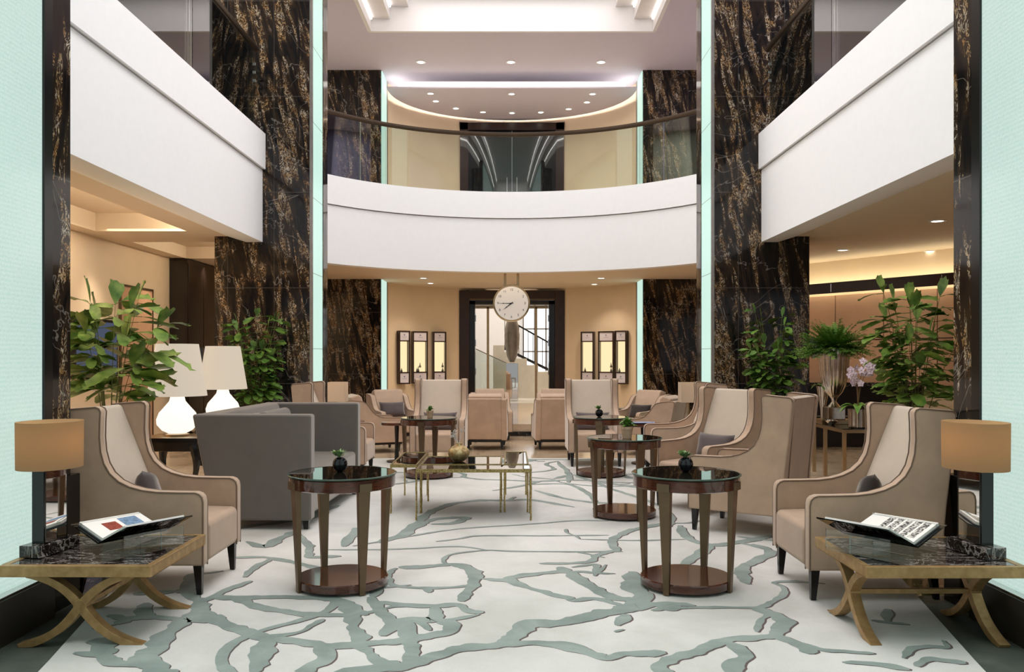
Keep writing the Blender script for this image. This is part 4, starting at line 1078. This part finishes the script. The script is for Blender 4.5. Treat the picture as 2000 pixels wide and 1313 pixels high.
def white_lamp(x, y, lab, e):
    t_ = thing('glass_table_lamp', lab, 'lamp', (x, y, .522), 0, 'glowing white gourd lamps')
    MB().lathe([(0, 0), (.12, 0), (.12, .02), (.09, .028), (0, .028)], n=32).build('base', 'champagne_metal', t_)
    MB().lathe([(.09, .03), (.15, .06), (.2, .12), (.205, .17), (.18, .24), (.12, .31), (.08, .36), (.068, .41), (.07, .46)], n=40).build('lamp_body', 'lamp_body_lit', t_)
    sh = MB().lathe([(.295, .415), (.21, .95), (.206, .95), (.291, .415)], n=48); sh.f.pop(); sh.mi.pop(); sh.f.pop(); sh.mi.pop()
    sh.build('lamp_shade', 'lamp_shade_lit', t_)
    MB().tube([(0, 0, .45), (0, 0, .7)], .012).build('stem', 'champagne_metal', t_)
    l = bpy.data.lights.new('bulb_light', 'POINT'); l.energy = e; l.color = (1, .85, .65); l.shadow_soft_size = .08
    o = bpy.data.objects.new('bulb_light', l); COL.objects.link(o); o.parent = t_; o.location = (0, 0, .75)
white_lamp(-3.46, 9.0, 'glowing white gourd lamp with pale shade, nearer and left of the pair', 9)
white_lamp(-3.62, 10.9, 'glowing white gourd lamp with pale shade, farther and beside the marble pillar', 9)

# small lamps and tables between the rear chairs
def small_table(x, y, h, wd, mat_, lab, z=0, grp='small dark tables among the rear chairs'):
    t_ = thing('small_side_table', lab, 'side table', (x, y, z), 0, grp)
    MB().lathe([(0, h - .035), (wd / 2 - .01, h - .035), (wd / 2, h - .03), (wd / 2, h), (0, h)], n=36).build('top', mat_, t_)
    MB().lathe([(.03, .02), (.022, h * .5), (.03, h - .035)], n=16).build('pedestal', 'dark_wood_leg', t_)
    MB().lathe([(0, 0), (wd * .32, 0), (wd * .32, .015), (.03, .025)], n=28).build('foot', 'dark_wood_leg', t_)
small_table(-2.12, 11.15, .50, .46, 'mahogany', 'small dark table under the lamp behind the sofa chair', Z)
small_table(2.22, 11.0, .50, .46, 'mahogany', 'small dark table under the lamp behind the right chairs', Z)
small_table(1.80, 14.25, .50, .42, 'black_lacquer', 'small black round table near the right inner pillar')
small_table(-1.35, 14.25, .50, .42, 'black_lacquer', 'small black round table near the left inner pillar')
small_table(-1.45, 10.95, .50, .40, 'mahogany', 'small dark table beside the low armchair on the left', Z)
small_table(1.62, 10.75, .50, .46, 'mahogany', 'small dark table with newspapers behind the right chairs', Z)
def small_lamp(x, y, z, lab):
    t_ = thing('small_table_lamp', lab, 'lamp', (x, y, z), 0, 'small cream-shaded lamps at the back')
    MB().lathe([(0, 0), (.06, 0), (.06, .015), (.015, .03), (.012, .28), (0, .28)], n=20).build('base', 'champagne_metal', t_)
    sh = MB().b2((-.11, -.11, .25), (.11, .11, .50)); sh.f = [sh.f[0], sh.f[1], sh.f[2], sh.f[3]]; 
    sh = MB()
    for s in (-1, 1): sh.b2((-.11, s * .11, .25), (.11, s * .107, .50)); sh.b2((s * .11, -.107, .25), (s * .107, .107, .50))
    sh.build('lamp_shade', 'shade_cream', t_)
small_lamp(-2.22, 11.1, .518, 'small lamp with square cream shade behind the left rear wing chair')
small_lamp(2.22, 10.95, .518, 'small lamp with square cream shade behind the right rear wing chair')
np_ = MB()
for k, (dx, dy, a) in enumerate(((-.07, 0, .2), (.04, .02, -.15), (.0, -.03, .05))): np_.box((dx, dy, .004 + k * .006), (.24, .17, .006), a)
o = np_.build('newspapers', 'newsprint'); o.location = (1.60, 10.72, .517); tag(o, 'folded blue and white newspapers on a small table, right rear', 'newspaper')

# ------------------------------------------------------------------ hanging clock
ck = thing('hanging_clock', 'large round white clock with arabic numerals hanging under the balcony', 'clock', (-.01, 16.9, 2.374))
r0 = .325
case = MB().lathe([(0, -.07), (r0 + .012, -.07), (r0 + .030, -.055), (r0 + .034, -.03), (r0 + .034, .03), (r0 + .030, .055), (r0 + .012, .07), (0, .07)], n=64)
case.v = [(x, z, y) for x, y, z in case.v]; case.build('case', 'clock_case', ck)
f_ = MB().lathe([(0, .0705), (r0, .0705), (r0, .0725), (0, .0725)], n=64); f_.v = [(x, -z, y) for x, y, z in f_.v]; f_.build('dial', 'clock_face', ck)
nm = MB()
for k in range(1, 13):
    a = R(90 - 30 * k); text_mb(nm, str(k), .062, (math.cos(a) * .262, -.0735, math.sin(a) * .262), .0005)
nm.build('numerals', 'ink', ck, smooth=False)
def hand(ang, L_, w_, y):
    m = MB(); d = (math.cos(ang), math.sin(ang)); n_ = (-d[1], d[0])
    pr = [(-.04, .3), (.0, 1.0), (L_ * .55, .45), (L_ * .62, 1.1), (L_ * .68, .45), (L_, .1)]
    up = [(d[0] * a + n_[0] * w_ * q, d[1] * a + n_[1] * w_ * q) for a, q in pr]; dn = [(d[0] * a - n_[0] * w_ * q, d[1] * a - n_[1] * w_ * q) for a, q in reversed(pr)]
    return m.prism(up + dn, y - .001, y + .001, 'y')
hand(R(180), .25, .008, -.076).build('minute_hand', 'ink', ck); hand(R(218), .20, .012, -.079).build('hour_hand', 'ink', ck)
MB().b2((-.15, -.03, .36), (-.10, .03, .625)).b2((.10, -.03, .36), (.15, .03, .625)).b2((-.15, -.03, .33), (.15, .03, .37)).build('bracket', 'champagne_metal', ck, bevel=.003)

# ------------------------------------------------------------------ display cases on the curved wall
def case_at(px0, px1, lab, items):
    pxm = (px0 + px1) / 2; t_ = (pxm - 1000) / 1700
    lo_, hi_ = 19.5, 21.4
    for _ in range(40):
        m_ = (lo_ + hi_) / 2; X = t_ * m_
        if (X / 2.87) ** 2 + ((m_ - 18.9) / 2.52) ** 2 > 1: hi_ = m_
        else: lo_ = m_
    Y = lo_; X = t_ * Y
    nrm = Vector((-2 * X / 2.87 ** 2, -2 * (Y - 18.9) / 2.52 ** 2, 0)).normalized()
    rz = math.atan2(nrm.y, nrm.x) + PI / 2
    rz *= .55
    c = thing('display_case', lab, 'display case', (X, Y, 1.325), rz, 'lit display cases on the curved wall')
    W_ = (px1 - px0) / 1700 * Y / 2; H_ = .61; D = .20
    for s in (-1, 1): pass
    m = MB()
    for s in (-1, 1): m.b2((s * W_, -D, -H_), (s * (W_ - .03), .1, H_))
    for z0, z1 in ((-H_, -H_ + .03), (H_ - .03, H_), (-.36, -.335), (.365, .39)): m.b2((-W_ + .035, -D, z0), (W_ - .035, .1, z1))
    m.b2((-W_, .1, -H_), (W_, .11, H_)); m.build('frame', 'wenge_wood', c)
    MB().b2((-W_ + .03, -.09, -.335), (W_ - .03, -.08, .365)).build('lit_back', 'case_light', c)
    for z0, z1 in ((-H_ + .03, -.36), (.39, H_ - .03)):
        lb = MB().b2((-W_ + .035, -D + .012, z0), (W_ - .035, -D + .02, z1)).build('sign_panel', 'shop_label', c)
        zc = (z0 + z1) / 2
        MB().lathe([(.010, 0), (.022, 0)], (0, 0, 0), n=8, cap=False)
        k = MB().prism([(math.cos(a) * .02, zc + .03 + math.sin(a) * .02) for a in [i * PI / 4 for i in range(8)]], -D + .010, -D + .0115, 'y')
        for i in range(7): k.b2((-.05 + i * .0155, -D + .010, zc - .025), (-.05 + i * .0155 + .009, -D + .0115, zc - .012))
        k.build('emblem', 'label_ink', lb)
    MB().b2((-W_ + .035, -D + .02, -.335), (W_ - .035, -D + .026, .365)).build('glass', 'case_glass', c)
    m = MB(); r_ = random.Random(items)
    for k in range(items):
        x = r_.uniform(-W_ + .07, W_ - .07); m.lathe([(.02, 0), (.03, .02), (.012, .06), (.006, .09 + .02 * k)], (x, -.14, -.335 + (k % 2) * .10), n=8); m.b2((x - .04, -.17, -.337 + (k % 2) * .10), (x + .04, -.10, -.335 + (k % 2) * .10))
    m.build('merchandise', 'grey_metal', c)
for a, b_, lab, it in ((771, 795, 'leftmost lit display case on the curved wall, left of the doorway', 1), (800, 831, 'wide lit display case, middle of the three left of the doorway', 3), (842, 868, 'lit display case nearest the doorway on its left side', 2),
                   (1138, 1164, 'lit display case nearest the doorway on its right side', 1), (1173, 1205, 'wide lit display case, middle of the three right of the doorway', 2), (1207, 1232, 'rightmost lit display case on the curved wall', 1)):
    case_at(a, b_, lab, it)

# gilt lettering on the left inner pillar (two short lines, too small to read)
gl = MB(); r_ = random.Random(8)
for row, (n_, z) in enumerate(((7, 1.80), (9, 1.70))):
    for k in range(n_):
        x = -3.72 + k * .045 + (0 if row else .05); hgt = .04
        gl.b2((x, 18.595, z), (x + .006, 18.6, z + hgt))
        if r_.random() < .7: gl.b2((x, 18.595, z + hgt - .006), (x + .025, 18.6, z + hgt))
        if r_.random() < .6: gl.b2((x, 18.595, z), (x + .025, 18.6, z + .006))
        if r_.random() < .5: gl.b2((x + .02, 18.595, z), (x + .026, 18.6, z + hgt))
tag(gl.build('gilt_lettering', 'gold_letter', smooth=False), 'two short lines of tiny gilt lettering on the left inner pillar', 'sign')

# ------------------------------------------------------------------ television on the left wall
tv = thing('wall_television', 'flat television with blue picture on the left hall wall', 'television', (-5.75, 11.95, 1.46))
MB().b2((0, -.62, -.40), (.06, .62, .40)).build('casing', 'black_lacquer', tv, bevel=.004); MB().b2((.06, -.58, -.36), (.062, .58, .36)).build('screen', 'screen_blue', tv)

# ------------------------------------------------------------------ plants
def fish_leaf(mb, p, d, L_, W_, r_, mi=0):
    d = d.normalized(); side = d.cross(Vector((0, 0, 1)))
    side = side.normalized() if side.length > .05 else Vector((1, 0, 0))
    roll = r_.uniform(-.6, .6); up = side.cross(d).normalized(); side = (side * math.cos(roll) + up * math.sin(roll)); up = side.cross(d).normalized()
    dr = Vector((0, 0, -1)) * L_ * r_.uniform(.1, .35)
    ks = [(0, .04), (.28, .62), (.6, 1.0), (.86, .82)]
    vs = []
    for t_, wv in ks:
        c = p + d * L_ * t_ + dr * t_ * t_; fold = up * W_ * .10 * wv
        vs += [c - side * W_ / 2 * wv + fold, c - up * .0, c + side * W_ / 2 * wv + fold]
    fs = []
    for i in range(3):
        o_ = i * 3; fs += [(o_, o_ + 1, o_ + 4, o_ + 3), (o_ + 1, o_ + 2, o_ + 5, o_ + 4)]
    # ragged end: three teeth
    b_ = 9; c = p + d * L_ + dr
    vs += [c - side * W_ * .22 + d * L_ * .02, c + d * L_ * r_.uniform(.02, .16), c + side * W_ * .2 - d * L_ * .05, vs[9] + d * L_ * .12, vs[11] + d * L_ * r_.uniform(.0, .12)]
    fs += [(9, 10, 12, 15), (10, 13, 12), (10, 14, 13), (10, 11, 16, 14)]
    mb.add(vs, fs, mi)
def palm(x, y, z0, ztop, rad, stems, lsize, seed, lab, mat_='leaf', pot=True, dens=7, zlow=.35, lean=(0, 0), zpot=None):
    t_ = thing('potted_fishtail_palm', lab, 'potted plant', (x, y, z0), 0, 'leafy palms around the lobby')
    r_ = random.Random(seed); lf, sm = MB(), MB(); H = ztop - z0
    if pot:
        MB().lathe([(.0, 0), (.15, 0), (.20, .40), (.21, .42), (.19, .42), (.18, .37), (0, .37)], n=32).build('pot', 'silver', t_); MB().lathe([(0, .372), (.18, .372)], n=24, cap=False).build('soil', 'soil', t_)
    for k in range(stems):
        a = 2 * PI * k / stems + r_.uniform(-.4, .4); hh = H * r_.uniform(.62, 1.0); rr_ = rad * r_.uniform(.35, 1.0) * (1.25 - .5 * hh / H)
        p0 = Vector((math.cos(a) * .06, math.sin(a) * .06, .36 if pot else 0)); p2 = Vector((math.cos(a) * rr_ + lean[0], math.sin(a) * rr_ * .7 + lean[1], hh)); p1 = Vector((p2.x * .25, p2.y * .25, hh * .62))
        pts = []
        for i in range(11):
            t2 = i / 10; pts.append(p0 * (1 - t2) ** 2 + p1 * 2 * t2 * (1 - t2) + p2 * t2 * t2)
        sm.tube(pts, [.007 * (1 - i / 14) for i in range(11)], 5)
        for i in range(dens):
            t2 = zlow + (1 - zlow) * i / (dens - 1); q = p0 * (1 - t2) ** 2 + p1 * 2 * t2 * (1 - t2) + p2 * t2 * t2
            for s in (-1, 1):
                if r_.random() < .12: continue
                az = a + s * r_.uniform(.3, 1.6); d = Vector((math.cos(az), math.sin(az), r_.uniform(-.25, .55)))
                L_ = lsize * r_.uniform(.6, 1.15); br_ = q + d.normalized() * r_.uniform(.03, .09)
                sm.tube([q, br_], .003, 4); fish_leaf(lf, br_, d + Vector((0, 0, -.1)), L_, L_ * r_.uniform(.38, .6), r_)
                if r_.random() < .45:
                    d2 = Vector((math.cos(az + .7), math.sin(az + .7), r_.uniform(-.3, .4))); fish_leaf(lf, br_, d2, L_ * .8, L_ * .35, r_)
        fish_leaf(lf, p2, (pts[-1] - pts[-3]) + Vector((0, 0, -.02)), lsize, lsize * .5, r_)
    lf.build('foliage', mat_, t_, smooth=True, angle=70); sm.build('stems', 'stem_green', t_)
    return t_
palm(-3.72, 8.05, .0, 1.94, .50, 11, .30, 11, 'tall fishtail palm behind the nearest left wing armchair', dens=6, zlow=.55, lean=(.05, 0))
palm(3.86, 8.35, .0, 1.96, .42, 15, .22, 23, 'tall fishtail palm behind the nearest right wing armchair', dens=7, zlow=.5)
palm(-3.40, 11.58, .0, 1.98, .40, 16, .17, 31, 'dense leafy plant in front of the left marble pillar', 'leaf_dark', dens=10, zlow=.35)
palm(3.38, 11.3, .0, 1.96, .42, 16, .17, 43, 'dense leafy plant in front of the right marble pillar', 'leaf_dark', dens=10, zlow=.35)

# console with urn, fern and orchids
ot = thing('brass_console_table', 'brass-framed console table carrying the silver urn and orchids', 'side table', (4.05, 9.68, 0))
h = .577
m = MB()
for s in (-1, 1): m.b2((-.55, s * .48 - s * .035, h - .045), (.55, s * .48, h - .008)); m.b2((s * .55 - s * .035, -.445, h - .045), (s * .55, .445, h - .008))
m.build('frame', 'champagne_metal', ot, bevel=.002); MB().b2((-.55, -.48, h - .008), (.55, .48, h)).build('glass_top', 'table_glass', ot)
for x in (-.53, .53):
    for y in (-.46, .10, .46): MB().b2((x - .018, y - .018, 0), (x + .018, y + .018, h - .045)).build('leg', 'champagne_metal', ot, bevel=.002)
ur = thing('silver_urn', 'tall fluted silver trophy urn on the brass console', 'urn', (3.68, 9.95, h))
MB().b2((-.19, -.14, 0), (.19, .14, .05)).build('plinth', 'champagne_metal', ur, bevel=.004); MB().b2((-.10, -.09, .05), (.10, .09, .19)).build('foot_block', 'silver', ur, bevel=.008)
prof = [(.075, .19), (.05, .22), (.028, .25), (.03, .28), (.05, .31), (.09, .36), (.125, .44), (.145, .54), (.155, .65), (.165, .76), (.18, .85), (.178, .855), (.15, .80), (.1, .5)]
N_ = 96; vs = []
for i in range(N_):
    a = 2 * PI * i / N_
    for r_2, z in prof:
        f = 1 + (.055 * abs(math.sin(a * 9)) if z > .3 else 0); vs.append((r_2 * f * math.cos(a), r_2 * f * math.sin(a), z))
k = len(prof); MB().add(vs, [(i * k + q, ((i + 1) % N_) * k + q, ((i + 1) % N_) * k + q + 1, i * k + q + 1) for i in range(N_) for q in range(k - 1)]).build('cup', 'silver', ur)
fn = thing('asparagus_fern', 'wide feathery green fern filling the silver urn', 'plant', (3.68, 9.95, h + .84))
m = MB(); r_ = random.Random(77); stn = MB()
for kk in range(420):
    a = r_.uniform(0, 2 * PI); el = r_.uniform(.0, 1.0) * r_.uniform(.3, 1.35); L_ = r_.uniform(.32, .48); pts = []
    d = Vector((math.cos(a) * math.cos(el), math.sin(a) * math.cos(el) * .8, math.sin(el)))
    for i in range(9):
        t2 = i / 8; pts.append(d * L_ * t2 + Vector((0, 0, -.09 * t2 * t2 * (1.1 - el * .5))))
    stn.tube(pts, .0012, 3)
    for i in range(1, 9):
        p = pts[i]; tdir = (pts[i] - pts[i - 1]).normalized(); sd = tdir.cross(Vector((0, 0, 1))).normalized()
        for j in range(7):
            q = p - tdir * L_ / 8 * (j / 7); g = (1 if j % 2 else -1); ln = r_.uniform(.035, .07) * (1.15 - i / 14)
            e = q + (sd * g + tdir * .6 + Vector((0, 0, r_.uniform(-.5, .5)))).normalized() * ln
            m.add([q, q + tdir * .012, e], [(0, 1, 2)])
m.build('foliage', 'fern_green', fn, smooth=False); stn.build('stems', 'stem_green', fn)
def orchid(x, y, z, lab, pot, flowers, stems_, seed, leafn=7, ls=.2):
    t_ = thing('potted_orchid', lab, 'potted plant', (x, y, z), 0, 'pink orchids on the brass console'); r_ = random.Random(seed)
    if pot == 'glass':
        MB().lathe([(0, 0), (.09, 0), (.10, .01), (.105, .20), (.10, .20), (.095, .015), (0, .015)], n=36).build('pot', 'silver', t_); top = .19
    else:
        MB().lathe([(0, 0), (.05, 0), (.025, .03), (.03, .15), (.055, .3), (.075, .42), (.07, .42), (.03, .2)], n=32).build('pot', 'silver', t_); top = .40
    m = MB()
    for k in range(leafn):
        a = 2 * PI * k / leafn + r_.uniform(-.3, .3); L_ = ls * r_.uniform(.8, 1.2); d = Vector((math.cos(a), math.sin(a), 0)); sd = Vector((-d.y, d.x, 0)); vs = []
        for i in range(7):
            t2 = i / 6; c = Vector((0, 0, top)) + d * L_ * t2 + Vector((0, 0, L_ * (1.1 * t2 - 1.25 * t2 * t2))); w_ = L_ * .22 * math.sin(PI * min(1, .12 + t2 * .88)) + .002
            vs += [c - sd * w_ + Vector((0, 0, w_ * .3)), c, c + sd * w_ + Vector((0, 0, w_ * .3))]
        m.add(vs, [f for i in range(6) for f in ((i * 3, i * 3 + 1, i * 3 + 4, i * 3 + 3), (i * 3 + 1, i * 3 + 2, i * 3 + 5, i * 3 + 4))])
    m.build('leaves', 'leaf_broad', t_, angle=80)
    sm = MB(); fl = MB()
    for (tx, ty, tz) in stems_:
        e = Vector((tx, ty, tz)); p0 = Vector((0, 0, top)); p1 = Vector((tx * .15, ty * .15, tz * 1.1)); pts = [p0 * (1 - i / 9) ** 2 + p1 * 2 * (i / 9) * (1 - i / 9) + e * (i / 9) ** 2 for i in range(10)]
        sm.tube(pts, .0035, 6)
        for k in range(flowers):
            q = pts[9 - int(k * 4 / max(1, flowers))] + Vector((r_.uniform(-.05, .05), r_.uniform(-.06, .04), r_.uniform(-.05, .05))); fd = Vector((r_.uniform(-.6, .6), -1, r_.uniform(-.3, .5))).normalized()
            u = fd.cross(Vector((0, 0, 1))).normalized(); v = u.cross(fd)
            for j in range(5):
                a = PI / 2 + 2 * PI * j / 5; dd = u * math.cos(a) + v * math.sin(a); pp = u * -math.sin(a) + v * math.cos(a); L_ = .042
                fl.add([q, q + dd * L_ * .55 + pp * L_ * .42 + fd * .006, q + dd * L_ + fd * .002, q + dd * L_ * .55 - pp * L_ * .42 + fd * .006], [(0, 1, 2, 3)])
            fl.ball(q + fd * .008, .008, 5)
    sm.build('stems', 'stem_brown', t_); fl.build('flowers', 'petal_pink', t_, smooth=False)
orchid(3.60, 10.08, h, 'pink orchid in a slim silver vase, left of the urn', 'vase', 9, [(-.12, -.02, .90), (-.06, 0, .82)], 5, 6, .14)
orchid(3.72, 9.36, h, 'pink orchids in a silver cylinder pot, right of the urn', 'glass', 8, [(-.08, 0, .60), (.10, -.03, .66), (.0, .02, .52), (.18, 0, .60)], 9, 9, .22)
sb = MB().lathe([(0, 0), (.03, 0), (.035, .01), (.07, .05), (.068, .052), (.03, .015), (0, .015)], n=24)
for k in range(6): sb.ball((.03 * math.cos(k), .03 * math.sin(k), .05), .02, 6)
o = sb.build('silver_bowl', 'silver'); o.location = (3.56, 9.70, h); tag(o, 'small silver bowl of baubles beside the urn base', 'bowl')
